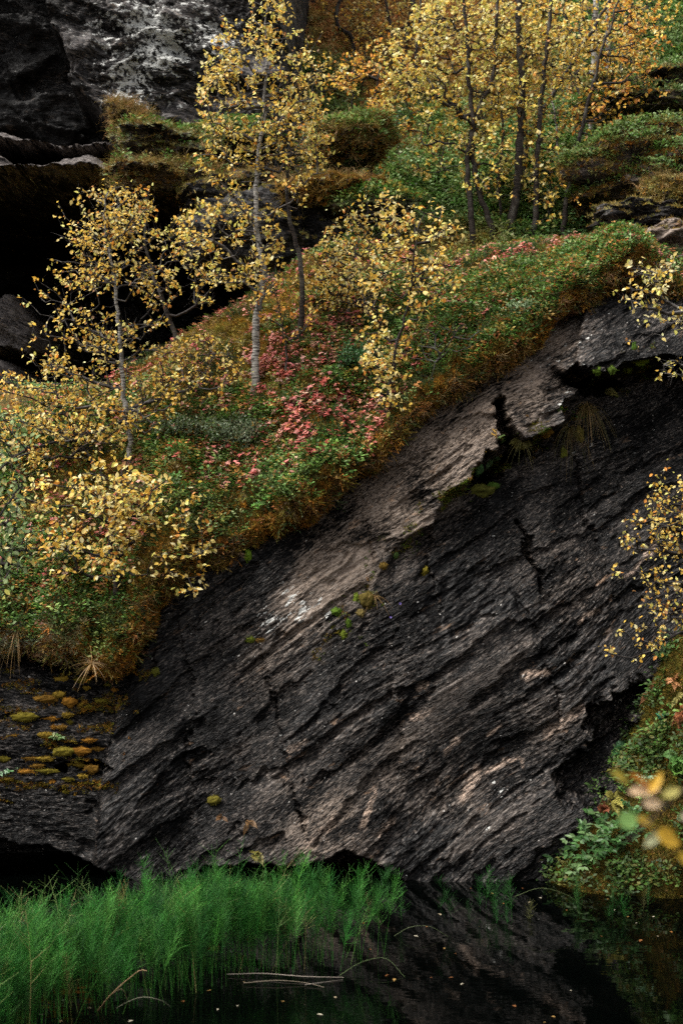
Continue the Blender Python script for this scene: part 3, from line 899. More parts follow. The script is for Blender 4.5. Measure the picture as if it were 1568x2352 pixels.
gm = np.clip(gold[gi_, gj]*1.3-.1+1.2*n3[gi_, gj]-.7*green[gi_, gj], 0, 1)[:, None]*rng.uniform(0, 1, (len(pts), 1))
gc = gc*(1-gm)+gm*np.array([.30, .22, .045])
gc *= (1+.8*fbm(pts[:, 0]*9, pts[:, 1]*9, pts[:, 2]*9, 2))[:, None]; gc = np.clip(gc, .004, .9)
tag(scatter_object('green_undergrowth', pts+nr*.008, nr*.5+UPV+rng.normal(0, .2, nr.shape), rng.uniform(.65, 1.3, len(pts)), gc, T_sprig),
    'low green berry shrubs covering the hillside', 'undergrowth', kind='stuff')
HTW = (np.clip(.1+green*.9+n3*1.2, 0, 1.4)*(1-PKW*.6)*(1-lipm*.75)*under_t)*inview
pts, nr, gi_, gj = sample_grid(H, 8500, HTW, 23)
tag(scatter_object('dark_heath', pts, np.where(nr[:, 2:3] < 0, -nr, nr)*.6+UPV*.7+rng.normal(0, .35, nr.shape), rng.uniform(.6, 1.3, len(pts)), palette(len(pts), DKGREEN, [2, 3, 2, 1], .25, 3), T_heath),
    'dark green needle leaved heath low on the hillside', 'heath', kind='stuff')
MSW = (np.clip(.55+.8*gold-.6*n1, .12, 1.4)*(1-lipm)+lipm*2.0)*under_t*inview
pts, nr, gi_, gj = sample_grid(H, 58000, MSW, 24)
nr = nr*np.where(hn[gi_, gj][:, :1]*nr[:, :1]+hn[gi_, gj][:, 1:2]*nr[:, 1:2]+hn[gi_, gj][:, 2:]*nr[:, 2:] < 0, -1, 1)
mc = palette(len(pts), MOSS, [3, 3, 3, 2, 2, 1.2], .22, 4)
gg = (gold[gi_, gj]*(1-lipm[gi_, gj]) > rng.uniform(.1, .9, len(pts)))
mc[gg] = palette(int(gg.sum()), GOLD, [3, 2, 2, 2, 1], .2, 5)
pp = pale[gi_, gj] > rng.uniform(.15, .9, len(pts)); mc[pp] = palette(int(pp.sum()), PALE, [1, 1, 1], .2, 6)
band = n3[gi_, gj]                                   # olive and rust patches of the edge moss
mc *= np.stack([1+.7*band, 1+.25*band, 1-.2*band], 1)
mc *= (1+.35*n2[gi_, gj]+.75*fbm(pts[:, 0]*13, pts[:, 1]*13, pts[:, 2]*13, 2))[:, None]
tag(scatter_object('moss', pts, nr+rng.normal(0, .3, nr.shape)+UPV*.15, rng.uniform(.8, 1.5, len(pts))*(1.15+.4*(1-lipm[gi_, gj])), np.clip(mc, .003, .9), T_tuft),
    'rust and olive moss on the hillside and hanging over its edge', 'moss', kind='stuff')
pts, nr, gi_, gj = sample_grid(H, 1500, (np.clip(gold+.2, 0, 1)*(1-PKW))*inview*under_t, 25)
tag(scatter_object('dry_grass', pts, UPV+rng.normal(0, .35, nr.shape), rng.uniform(.5, 1.2, len(pts)), palette(len(pts), STRAW, [1, 1, 1], .2, 7), T_straw),
    'thin dry straw coloured grass on the hillside', 'grass', kind='stuff')

# growth that hangs over the moss edge
edgew = np.exp(-((slope_t-3.6)/.9)**2)*np.clip(.3+1.6*n2, .05, 1.5)*inview
pts, nr, gi_, gj = sample_grid(H, 800, edgew, 26)
nn_ = hn[gi_, gj]
tag(scatter_object('edge_heath', pts, nn_*.8+np.array([0, -.5, .05])+rng.normal(0, .35, nn_.shape), rng.uniform(.6, 1.4, len(pts)), palette(len(pts), DKGREEN+MOSS+[(.10, .045, .015)], [1, 1, 1, 1, 2, 2, 2, 2, 1, 1, 2], .25, 8), T_heath),
    'dark heath and moss shoots hanging ragged over the mossy edge', 'heath', kind='stuff')
pts, nr, gi_, gj = sample_grid(H, 700, edgew, 27)
tag(scatter_object('edge_roots', pts, np.array([0, -.75, -.55])+rng.normal(0, .35, pts.shape), rng.uniform(.6, 1.5, len(pts)), palette(len(pts), STRAW+[(.05, .03, .015), (.09, .05, .02)], [1, 1, .5, 3, 3], .2, 9), T_straw),
    'dry roots and grass hanging under the mossy edge', 'roots', kind='stuff')
# thin moss mats that follow the ledges of the lower left rock
lx_, lz_ = W(230, 1500); zt, zb = W(0, 1540)[1], W(0, 1850)[1]
mm = (X < np.interp(Z, [crease[-1][1], crease[0][1]], [crease[-1][0], crease[0][0]])-.03) & (Z < zt) & (Z > zb) & (X > -3.0)
mw = mm*np.clip(fbm(X*3.0, Z*11.0, 21.0, 3)*3.2-.25, 0, 1)
pts, nr, gi_, gj = sample_grid(Vf, 1700, mw, 28)
tag(scatter_object('rock_moss', pts, np.array([0, -.7, .7])+rng.normal(0, .3, pts.shape), rng.uniform(.5, 1.1, len(pts)), palette(len(pts), [(.20, .13, .016), (.15, .12, .014), (.24, .11, .014), (.09, .08, .012), (.10, .05, .01)], [2, 2, 2, 2, 2], .25, 10), T_tuft),
    'thin golden moss mats along the ledges of the lower left rock', 'moss', kind='stuff')
crk = [W(*p) for p in [(700, 1500), (790, 1440), (835, 1390), (880, 1290), (960, 1200), (1080, 1120), (1180, 1020), (1300, 960), (1440, 860), (1560, 810)]]
kd, ks_, kt = seg_dist(X+hwx, Z+hwz, crk)
mw = np.exp(-(kd/.07)**2)*np.clip(fbm(X*5, Z*5, 14.0, 2)*3-.1, 0, 1)*(X < 2.6)
pts, nr, gi_, gj = sample_grid(Vf, 1500, mw, 29)
tag(scatter_object('crack_moss', pts, np.array([0, -.7, .6])+rng.normal(0, .3, pts.shape), rng.uniform(.5, 1.2, len(pts)), palette(len(pts), [(.09, .14, .015), (.12, .12, .015), (.16, .10, .02), (.06, .09, .012)], [2, 2, 2, 1], .25, 16), T_tuft),
    'thin green and brown moss along the crack across the rock face', 'moss', kind='stuff')

# ------------------------------------------------------------------ ground cover of the upper hillside
upu, upv = proj(U3)
un1 = fbm(UX*.9, UY*.9, 1.0, 3); un2 = fbm(UX*2.2, UY*2.2, 5.0, 3)
uview = np.clip(.15+1.0*((upu > 380) & (upu < 1800) & (upv > -160) & (upv < 700)), 0, 1)*np.clip((15.5/UY)**1.2, 0, 1.2)
ugreen = blob_field(U3, [(950, 470, 1.0, 1), (1100, 440, 1.0, 1), (880, 430, .6, .9), (1300, 350, 1.2, 1.1), (1430, 320, 1.2, 1.1), (1400, 420, 1.0, 1), (1250, 500, .7, .9), (1500, 60, 1.6, 1), (1530, 130, 1.0, .8), (720, 170, .8, .7), (700, 130, .6, .6), (1330, 470, .6, 1)], lambda u, v: upper_at(u, v))
ugold = blob_field(U3, [(800, 60, 2.5, 1), (950, 50, 2.5, 1), (1100, 100, 2.0, .7), (1020, 570, .8, .8), (950, 560, .5, .8), (1530, 380, .8, .9), (1550, 440, .7, .9), (1200, 330, 1.0, .4)], lambda u, v: upper_at(u, v))
W_ = np.clip(.25+ugreen*1.4+.8*un1-ugold*.6, .05, 1.8)*uview
pts, nr, gi_, gj = sample_grid(U3, 36000, W_, 31)
nr = nr*np.sign(nr[:, 2:3]+1e-9)
gc = palette(len(pts), [(0.07, .13, .025), (.10, .19, .04), (.17, .27, .08), (.24, .33, .14), (.22, .20, .05)], [3, 4, 3, 1.6, 1.5], .22, 12)
gm = np.clip(ugold[gi_, gj]*1.3-ugreen[gi_, gj]-.1, 0, 1)[:, None]*rng.uniform(.3, 1, (len(pts), 1))
gc = gc*(1-gm)+gm*np.array([.56, .32, .10])
tag(scatter_object('upper_undergrowth', pts+nr*.01, nr*.5+UPV+rng.normal(0, .2, nr.shape), rng.uniform(1.0, 2.0, len(pts))*(pts[:, 1]/15)**.7, gc, T_sprig),
    'green berry shrubs covering the terrace behind the birches', 'undergrowth', kind='stuff')
W_ = np.clip(.3-ugreen*.9+.9*ugold-.6*un1, .06, 1.6)*uview
pts, nr, gi_, gj = sample_grid(U3, 34000, W_, 32)
nr = nr*np.sign(nr[:, 2:3]+1e-9)
mc = palette(len(pts), MOSS+GOLD+[(.40, .14, .05), (.45, .22, .09), (.34, .08, .035)], [2, 2, 2, 2, 1, 2, 2, 2, 2, 1, 2, 2, 2, .8], .2, 13)
gg = ugold[gi_, gj] > rng.uniform(.1, .8, len(pts)); mc[gg] = palette(int(gg.sum()), [(.58, .30, .11), (.50, .24, .07), (.60, .40, .17), (.46, .16, .06), (.40, .30, .08)], [3, 2, 2, 2, 1], .2, 17)
tag(scatter_object('upper_moss', pts, nr+UPV*.2+rng.normal(0, .3, nr.shape), rng.uniform(1.6, 3.2, len(pts))*(pts[:, 1]/15)**.6, mc, T_tuft),
    'orange and golden moss covering the slope behind the birches', 'moss', kind='stuff')

# ------------------------------------------------------------------ ground cover of the right bank
bn = fbm(K3[..., 0]*2, K3[..., 1]*2, K3[..., 2]*2, 3)
bview = (K3[..., 0] < 3.6)*1.0+.1
pts, nr, gi_, gj = sample_grid(K3, 36000, bview*np.clip(.8-.6*bn, .2, 2), 41)
nr = np.where(nr[:, 1:2] > 0, -nr, nr)
mc = palette(len(pts), [(.09, .075, .012), (.15, .115, .016), (.06, .06, .010), (.13, .075, .014), (.04, .045, .009), (.22, .15, .022)], [3, 2, 3, 2, 3, 1], .25, 14)
tag(scatter_object('bank_moss', pts, nr+UPV*.3+rng.normal(0, .3, nr.shape), rng.uniform(.7, 1.5, len(pts)), mc, T_tuft),
    'olive and golden moss covering the bank beside the pond', 'moss', kind='stuff')
pts, nr, gi_, gj = sample_grid(K3, 2600, bview*np.clip(.1+1.6*bn, 0, 2), 42)
tag(scatter_object('bank_undergrowth', pts, UPV+np.where(nr[:, 1:2] > 0, -nr, nr)*.7+rng.normal(0, .25, nr.shape), rng.uniform(.7, 1.5, len(pts)), palette(len(pts), DKGREEN+GREEN[:3], [2, 3, 3, 2, 2, 1, .6], .22, 15), T_sprig),
    'small dark green leaves scattered over the mossy bank', 'undergrowth', kind='stuff')
# ================================================================== birches
def bark_material(name, base, dark, patch):
    t = NT(name)
    geo = t.n('ShaderNodeNewGeometry')
    p = geo.outputs['Position']
    band = t.noise(t.mapping(p, (14, 14, 75)), 1.0, 3, 0.6)
    big = t.noise(t.mapping(p, (9, 9, 5)), 1.0, 4, 0.65)
    c = t.mix(t.ramp(band, [(.48, 0.0), (.60, 1.0)]), base, dark)
    c = t.mix(t.ramp(big, [(.50, 0.0), (.62, .85)]), c, patch)
    return t.principled(c, .8, .2, t.bump(band, .7, .01))
M_pale = bark_material('pale_birch_bark', (.34, .32, .29), (.035, .03, .027), (.10, .09, .075))
M_dark = bark_material('dark_birch_bark', (.036, .027, .022), (.010, .008, .007), (.085, .078, .066))
M_twig = bark_material('birch_twig', (.024, .018, .016), (.009, .008, .007), (.055, .05, .045))
M_gtwig = bark_material('grey_birch_twig', (.055, .048, .044), (.016, .014, .013), (.13, .12, .11))

YEL = [(.78, .52, .095), (.69, .40, .06), (.83, .65, .23), (.58, .54, .125), (.64, .26, .045), (.26, .12, .03), (.80, .71, .38), (.19, .29, .09), (.34, .42, .19), (.10, .19, .05)]
WY = {'willow': [.3, 0, .4, 1, 0, 0, .6, 4, 4, 3], 'yellow': [5, 1.7, 4, 3.2, .6, .7, 1.3], 'lime': [4, 1, 3.5, 5, .3, .3, 2], 'gold': [5, 2.5, 3.6, 1.8, 1.1, .9, 1], 'orange': [2, 4, 1, .1, 4, 1.2, .3], 'peach': [4, 2.2, 5, 1.8, 1.1, .6, 2], 'pale': [3, 1, 3, 4, .2, .3, 3]}
LEAFVAR = {}
def leaf_mesh(ci):
    if ci not in LEAFVAR:
        V, Fc = stamp(LEAF7, LEAF7_F, np.zeros((1, 3)), np.array([[1.0, 0, 0]]), np.array([[0, 0, 1.0]]), 1.0, .95)
        LEAFVAR[ci] = new_mesh('leaf', V, Fc, [M_leaf], True, {'col': np.repeat(np.array([YEL[ci]])*(.92+.16*(ci % 2)), 7, 0)})
    return LEAFVAR[ci]

def grow(trunk, targets, bf=.35, hmin=.15, r=None):
    """join every target to the growing tree where that costs least: ascending, forking branches"""
    pos = [p for p in trunk]
    par = [i-1 for i in range(len(trunk))]
    tl = np.concatenate([[0], np.cumsum(np.linalg.norm(np.diff(trunk, axis=0), axis=1))])
    plen = list(tl*.55)
    nt = len(trunk)
    T = np.asarray(targets)
    best = np.full(len(T), 1e9); bi = np.zeros(len(T), int)
    def offer(i):
        d = T-pos[i]
        L = np.linalg.norm(d, axis=1)
        drop = np.clip(-d[:, 2]-.15*L, 0, None)
        c = L+drop*1.3+bf*plen[i]
        m = c < best
        best[m] = c[m]; bi[m] = i
    for i in range(int(nt*hmin), nt): offer(i)
    alive = np.ones(len(T), bool)
    tips = []
    for _ in range(len(T)):
        k = int(np.argmin(np.where(alive, best, 1e9)))
        alive[k] = False
        a = bi[k]; A = pos[a]; B = T[k]; L = np.linalg.norm(B-A)
        ns = max(1, min(6, int(L/.07)))
        prev = a
        bow = np.array([0, 0, -.10*L])+r.normal(0, .08*L, 3)
        for s in range(1, ns+1):
            f = s/ns
            q = A+(B-A)*f+bow*math.sin(math.pi*f)+(r.normal(0, .016, 3) if s < ns else 0)
            pos.append(q); par.append(prev); plen.append(plen[prev]+np.linalg.norm(q-pos[prev]))
            prev = len(pos)-1
            offer(prev)
        tips.append(prev)
    return np.array(pos), np.array(par), nt, tips

def birch(label, trunk, blobs, ground, pal='yellow', name='birch_tree', r0=.03, r1=.008, leaf=.045, per=6, bark='dark', n_ind=0, depth=.28, bf=.35, hmin=.2, group=None, seed=0, cat='birch', spread=.055, bare=0.0, Y0=None, twig=None, dys=None, tips_extra=0, wid=.95, push=0.0, more=1.0, wide=1.0, clump=True):
    """trunk: places up the stem measured off the photograph; blobs: (u, v, ru, rv, n) where leaf sprays sit"""
    r = np.random.default_rng(1000+seed)
    B = ground(*trunk[0][:2]) if Y0 is None else P(trunk[0][0], trunk[0][1], Y0)
    Yb = B[1]
    pts = [B+np.array([0, 0, -.06])]+[B]
    for q in trunk[1:]:
        dy = q[2] if len(q) > 2 else 0.0
        pts.append(P(q[0], q[1], Yb+dy))
    stem = resample(pts, .06)
    stem[2:-1] += r.normal(0, .006, stem[2:-1].shape)+.022*np.stack([np.convolve(r.normal(0, 1, len(stem)+10), np.ones(7)/7, 'same')[5:-5] for _ in range(3)], 1)[2:-1]
    tg = []
    for b in blobs:
        u, v, ru, rv, n = b[:5]; n = int(n*1.35*more*(1.38 if clump else 1)); ru, rv = ru*1.3*wide, rv*1.25*wide
        dy = b[5] if len(b) > 5 else push
        a = r.uniform(0, 6.283, n); q = np.sqrt(r.uniform(0, 1, n))
        Ys = Yb+dy+r.normal(0, depth, n)
        for uu_, vv_, Y_ in zip(u+np.cos(a)*q*ru, v+np.sin(a)*q*rv, Ys):
            tg.append(P(uu_, vv_, Y_))
    tg = np.array(tg)
    nz = noise3(tg[:, 0]*2.9+seed, tg[:, 1]*2.9, tg[:, 2]*2.9)+r.normal(0, .06, len(tg))
    tg = tg[nz > np.quantile(nz, .28)] if len(tg) > 24 and clump else tg
    pos, par, nt, tips = grow(stem, tg, bf, hmin, r)
    cnt = np.zeros(len(pos)); cnt[tips] = 1
    for i in range(len(pos)-1, nt-1, -1): cnt[par[i]] += cnt[i]
    root = add_obj(name, None, None, B)
    tag(root, label, cat, group)
    tr = np.linspace(r0, r1, len(stem)); tr[:2] *= 1.25
    V, Fc = tube(stem, tr, 9, .05)
    trunk_o = add_obj('trunk', new_mesh('trunk', V-B, Fc, [M_pale if bark == 'pale' else M_dark], True), root)
    e = np.arange(nt, len(pos))
    rr = np.minimum(.0021*np.maximum(cnt, 1)**.52, r0*.6)
    A_, B_ = pos[par[e]], pos[e]
    ra, rb = np.minimum(np.where(par[e] < nt, rr[e]*1.25, rr[par[e]]), rr[e]*1.8), rr[e]
    V, Fc = edge_tubes(A_, B_, ra, rb, 4)
    if tips_extra:
        k = r.choice(len(tips), min(len(tips), tips_extra), replace=False)
        q = pos[np.array(tips)[k]]
        d = unit(q-pos[par[np.array(tips)[k]]])+r.normal(0, .5, (len(k), 3))+np.array([0, 0, .4])
        V, Fc = join((V, Fc), edge_tubes(q, q+unit(d)*r.uniform(.06, .2, (len(k), 1)), np.full(len(k), .0016), np.full(len(k), .0007), 3))
    tag(add_obj('branches', new_mesh('branches', V-B, Fc, [twig or (M_gtwig if bark == 'pale' else M_twig)]), root), kind='stuff')
    # leaves
    tp = pos[tips]; td = unit(tp-pos[par[tips]])
    keep = r.uniform(size=len(tp)) >= bare
    tp, td = tp[keep], td[keep]
    # short side twigs carry the leaves
    ks = 3
    si = np.repeat(np.arange(len(tp)), ks)
    sb = tp[si]-td[si]*r.uniform(0, .09, (len(si), 1))
    sdir = unit(td[si]*.6+r.normal(0, .65, (len(si), 3))+np.array([0, 0, .12]))
    sl_ = r.uniform(.4, 1.3, (len(si), 1))*spread*1.9
    if per:
        V, Fc = edge_tubes(sb, sb+sdir*sl_, np.full(len(si), .0013), np.full(len(si), .0007), 3)
        tag(add_obj('twigs', new_mesh('twigs', V-B, Fc, [twig or M_twig]), root), kind='stuff')
    nl = r.poisson(per/ks, len(si))+(r.uniform(size=len(si)) < .4 if per else 0)
    i3 = np.repeat(np.arange(len(si)), nl)
    ii = si[i3]
    lp = sb[i3]+sdir[i3]*sl_[i3]*r.uniform(.15, 1.0, (len(i3), 1))+r.normal(0, .006, (len(i3), 3))
    ax = td[ii]*.45+r.normal(0, .6, (len(ii), 3))+np.array([0, 0, -.35])
    no = r.normal(0, .65, (len(ii), 3))+np.array([0, -.35, .8])
    sz = leaf*.82*r.uniform(.55, 1.2, len(ii))
    w = np.array((WY[pal]+[0]*9)[:len(YEL)], float)
    ci = r.choice(len(YEL), len(ii), p=w/w.sum())
    # sprays share a tint
    tint = (1+r.normal(0, .13, len(tp)))[ii][:, None]
    cc = np.clip(np.array(YEL)[ci]*tint*(1+r.normal(0, .10, (len(ii), 1))), .01, .9)
    order = np.argsort(lp[:, 1]-sz*8)
    u_, v_ = proj(lp)
    okv = (u_ > 4) & (u_ < 1564) & (v_ > 4) & (v_ < 2348)
    ind = [k for k in order if okv[k]][:n_ind]
    rest = np.ones(len(ii), bool); rest[ind] = False
    V, Fc = stamp(LEAF7, LEAF7_F, lp[rest], ax[rest], no[rest], sz[rest], sz[rest]*wid)
    crown = tag(add_obj('crown', new_mesh('crown', V-B, Fc, [M_leaf], True, {'col': np.repeat(cc[rest], 7, 0)}), root), kind='stuff')
    if len(ind):
        a, s, n = frames(ax[ind], no[ind])
        for j, k in enumerate(ind):
            o = add_obj('leaf', leaf_mesh(int(ci[k])), crown)
            o.matrix_local = Matrix(((a[j][0]*sz[k], s[j][0]*sz[k], n[j][0]*sz[k], lp[k][0]-B[0]), (a[j][1]*sz[k], s[j][1]*sz[k], n[j][1]*sz[k], lp[k][1]-B[1]), (a[j][2]*sz[k], s[j][2]*sz[k], n[j][2]*sz[k], lp[k][2]-B[2]), (0, 0, 0, 1)))
    return root

def uph(u, v): return upper_at(u, v)
# --- front hillside
birch('tallest birch on the near slope, pale mottled trunk standing among red leaves', [(582, 908), (586, 760), (603, 640), (592, 520), (592, 400), (605, 260), (612, 120), (614, 20)],
      [(618, 60, 46, 60, 34), (505, 130, 34, 66, 26), (600, 180, 110, 60, 46), (520, 230, 60, 60, 22), (600, 290, 130, 80, 66), (690, 320, 60, 90, 34), (520, 360, 60, 70, 18), (590, 440, 90, 60, 14), (530, 560, 105, 75, 60), (600, 610, 50, 70, 22), (460, 510, 40, 40, 10)],
      hill_at, 'yellow', r0=.036, r1=.006, leaf=.048, per=6, bark='pale', n_ind=200, depth=.22, hmin=.25, seed=1, more=1.35, tips_extra=60)
birch('dark thin birch with two bent stems just right of the pale trunked birch', [(688, 778), (697, 700), (692, 610), (672, 520), (660, 440), (668, 330), (690, 240)],
      [(690, 350, 55, 90, 26), (700, 230, 40, 70, 14), (660, 300, 40, 60, 10), (730, 150, 60, 50, 14)], hill_at, 'gold', r0=.027, r1=.009, per=5, seed=2, hmin=.5, tips_extra=20, n_ind=0)
birch('sparse birch with slim grey trunk at the left end of the slope', [(305, 1072), (292, 950), (282, 860), (266, 720), (255, 600), (245, 500), (250, 440)],
      [(235, 500, 75, 60, 50), (300, 470, 50, 40, 24), (200, 600, 60, 60, 26), (290, 580, 80, 60, 30), (330, 650, 70, 50, 16), (240, 720, 110, 60, 32), (160, 800, 90, 70, 28), (260, 840, 120, 60, 44), (380, 860, 70, 60, 26), (180, 940, 120, 60, 44), (330, 930, 90, 50, 34), (450, 850, 70, 60, 20), (100, 690, 40, 50, 4)],
      hill_at, 'gold', r0=.026, r1=.006, leaf=.046, per=5, bark='pale', n_ind=200, depth=.25, hmin=.22, seed=3, more=1.3, tips_extra=90)
birch('leaning dark stemmed birch rooted by the black hollow left of the pale trunk', [(405, 800), (372, 690), (350, 630), (338, 560), (335, 500)],
      [(360, 580, 60, 60, 18), (430, 600, 70, 45, 18), (480, 650, 50, 40, 10), (330, 520, 40, 40, 8), (400, 680, 60, 30, 8)], hill_at, 'yellow', r0=.026, r1=.008, per=4, seed=4, tips_extra=50, hmin=.3, n_ind=0)
birch('low birch with a curved stem spreading at the far left edge', [(215, 1082), (175, 1000), (140, 930), (128, 880), (120, 830)],
      [(40, 1010, 60, 50, 22), (110, 960, 80, 50, 32), (160, 1020, 100, 40, 30), (60, 1080, 60, 40, 14), (230, 980, 70, 40, 22), (30, 890, 30, 30, 8), (130, 890, 60, 40, 12)], hill_at, 'gold', r0=.016, r1=.005, leaf=.048, per=6, more=1.35, seed=5, hmin=.25, n_ind=0)
birch('bushy yellow birch leaning over the mossy edge above the rock', [(268, 1372), (262, 1300), (255, 1220), (265, 1140), (280, 1080)],
      [(270, 1120, 80, 45, 30), (340, 1170, 90, 55, 34), (225, 1210, 80, 55, 34), (310, 1250, 110, 55, 44), (390, 1220, 55, 45, 18), (200, 1310, 55, 40, 14), (405, 1300, 60, 30, 16), (455, 1268, 26, 14, 5), (430, 1352, 20, 20, 8), (85, 1185, 70, 35, 18), (140, 1240, 55, 35, 10), (320, 1330, 80, 18, 8), (60, 1130, 40, 30, 6), (170, 1130, 60, 40, 12), (485, 1245, 14, 10, 2)],
      hill_at, 'peach', name='birch_bush', r0=.026, r1=.006, leaf=.056, per=6, bark='dark', n_ind=260, depth=.22, hmin=.05, seed=6, wide=1.1, more=1.05, bf=.25, tips_extra=20, spread=.06)
birch('slender sapling with peach leaves growing at the moss edge mid slope', [(880, 965), (898, 870), (925, 740), (940, 660), (962, 560), (975, 490)],
      [(960, 510, 60, 40, 28), (930, 590, 70, 50, 30), (1010, 560, 50, 40, 16), (900, 680, 60, 50, 24), (960, 690, 40, 40, 12), (880, 800, 50, 50, 18), (900, 880, 40, 40, 14), (905, 960, 22, 45, 16), (900, 1020, 18, 22, 7), (860, 850, 20, 50, 8), (1000, 640, 40, 30, 8)],
      hill_at, 'peach', r0=.017, r1=.005, leaf=.05, per=5, n_ind=160, more=1.3, depth=.18, hmin=.05, seed=7, bf=.3)
birch('dense bush of peach leaved birch shoots behind the slender sapling', [(800, 740), (805, 680), (815, 600), (835, 520)],
      [(760, 620, 50, 60, 34), (810, 560, 60, 60, 40), (850, 640, 60, 60, 40), (790, 680, 60, 50, 36), (870, 720, 40, 40, 16), (740, 700, 40, 50, 14), (860, 500, 50, 50, 18), (720, 620, 30, 50, 10)], hill_at, 'peach', name='birch_bush', r0=.015, r1=.004, leaf=.046, per=5, seed=8, more=1.3, hmin=.0, bf=.2, depth=.3)
birch('nearly bare twiggy sapling leaning over the brown rock shoulder', [(940, 990), (965, 930), (985, 890), (1005, 830), (1040, 780), (1070, 745)],
      [(1000, 780, 50, 40, 9), (1050, 800, 40, 30, 6), (960, 800, 30, 40, 6), (1080, 760, 30, 20, 4)], hill_at, 'peach', r0=.010, r1=.003, leaf=.03, per=0, bare=.75, seed=9, hmin=.3, tips_extra=25, twig=M_gtwig, depth=.15)
birch('small birch shoots with golden leaves between pale trunk and black hollow', [(470, 880), (472, 840), (468, 800)],
      [(440, 810, 50, 40, 18), (500, 830, 50, 40, 18), (420, 880, 60, 50, 20), (510, 890, 40, 40, 12)], hill_at, 'gold', name='birch_bush', r0=.009, r1=.003, leaf=.042, per=5, more=1.5, seed=10, hmin=.0, depth=.3)
birch('dark little birch leaning left of the two stemmed birch, orange leaved', [(660, 860), (655, 800), (640, 720), (628, 660)],
      [(640, 690, 40, 50, 10), (680, 740, 40, 40, 8), (610, 700, 30, 40, 6)], hill_at, 'orange', r0=.011, r1=.003, per=4, seed=11, depth=.2)
# --- right group behind the mound
G1 = 'birch stems standing on the green terrace'
def tall(label, trunk, blobs, pal, **kw):
    return birch(label, trunk, blobs, uph, pal, group=G1, push=.22, more=1.6, **kw)
tall('forked dark birch, leftmost tall stem on the green terrace', [(1085, 578), (1080, 480), (1075, 380), (1083, 270), (1075, 130), (1060, -40)],
     [(1060, 60, 90, 70, 40), (990, 140, 80, 70, 46), (1060, 200, 90, 60, 40), (960, 230, 80, 60, 40), (1040, 300, 70, 50, 22), (1010, 60, 60, 60, 26), (920, 150, 50, 50, 20)], 'lime', r0=.036, r1=.016, per=6, seed=21, hmin=.35, leaf=.062)
tall('dark birch curving up beside the leftmost tall stem on the terrace', [(1128, 545), (1108, 470), (1092, 400), (1086, 300), (1130, 180), (1140, 40), (1150, -60)],
     [(1130, 120, 70, 80, 40), (1150, 230, 60, 60, 26), (1110, 330, 50, 50, 16), (1130, 400, 60, 40, 14), (1160, 30, 60, 50, 22)], 'lime', r0=.034, r1=.014, per=6, seed=22, hmin=.3, leaf=.062)
tall('thickest lichen spotted birch on the terrace with a pale lower side stem', [(1172, 530), (1186, 430), (1194, 320), (1196, 200), (1192, 80), (1190, -80)],
     [(1200, 60, 80, 80, 36), (1190, 180, 80, 70, 36), (1230, 120, 50, 60, 20), (1170, 300, 70, 60, 22), (1240, 330, 50, 60, 14)], 'yellow', r0=.052, r1=.030, per=6, seed=23, hmin=.3, leaf=.062)
tall('straight brown birch right of the thickest terrace birch', [(1226, 562), (1233, 460), (1238, 340), (1246, 220), (1258, 90), (1268, -60)],
     [(1270, 80, 60, 80, 30), (1290, 200, 50, 70, 20), (1250, 400, 50, 60, 16), (1260, 300, 40, 60, 10), (1300, 40, 50, 50, 16)], 'yellow', r0=.036, r1=.018, per=6, seed=24, hmin=.3, leaf=.062)
tall('birch limb leaning far to the right across the terrace birches', [(1190, 420, 0), (1212, 320), (1250, 250), (1296, 170), (1345, 90), (1400, 0), (1430, -60)],
     [(1390, 60, 60, 60, 26), (1330, 130, 60, 60, 22), (1430, 120, 50, 60, 18), (1370, 190, 60, 40, 14)], 'gold', r0=.032, r1=.014, per=5, seed=25, hmin=.5, leaf=.062)
tall('thin right leaning birch at the end of the terrace row', [(1290, 572), (1302, 470), (1318, 380), (1335, 300), (1360, 190), (1395, 80), (1420, 0)],
     [(1400, 240, 60, 50, 22), (1440, 180, 60, 60, 24), (1360, 290, 50, 50, 16), (1480, 100, 50, 60, 18), (1340, 420, 60, 40, 10), (1400, 450, 40, 40, 7), (1460, 230, 60, 40, 12), (1450, 30, 50, 40, 12)], 'orange', r0=.032, r1=.010, per=5, seed=26, hmin=.3, leaf=.062)
tall('thin orange leaved birch standing left of the terrace row', [(872, 545), (862, 470), (852, 400), (850, 300), (868, 200), (880, 120)],
     [(880, 150, 50, 60, 18), (850, 230, 50, 50, 16), (900, 260, 50, 60, 18), (850, 330, 30, 60, 10), (855, 430, 30, 60, 10), (820, 170, 50, 40, 12), (780, 160, 50, 30, 10)], 'orange', r0=.024, r1=.008, per=5, seed=27, hmin=.2, leaf=.062)
tall('pale thin birch with a bent twig inside the terrace group', [(1288, 430), (1284, 350), (1276, 270), (1268, 190)],
     [(1290, 250, 40, 50, 8), (1250, 220, 40, 50, 8)], 'gold', r0=.018, r1=.008, per=4, seed=28, bark='pale', hmin=.3)
G2 = 'background birches on the orange slope'
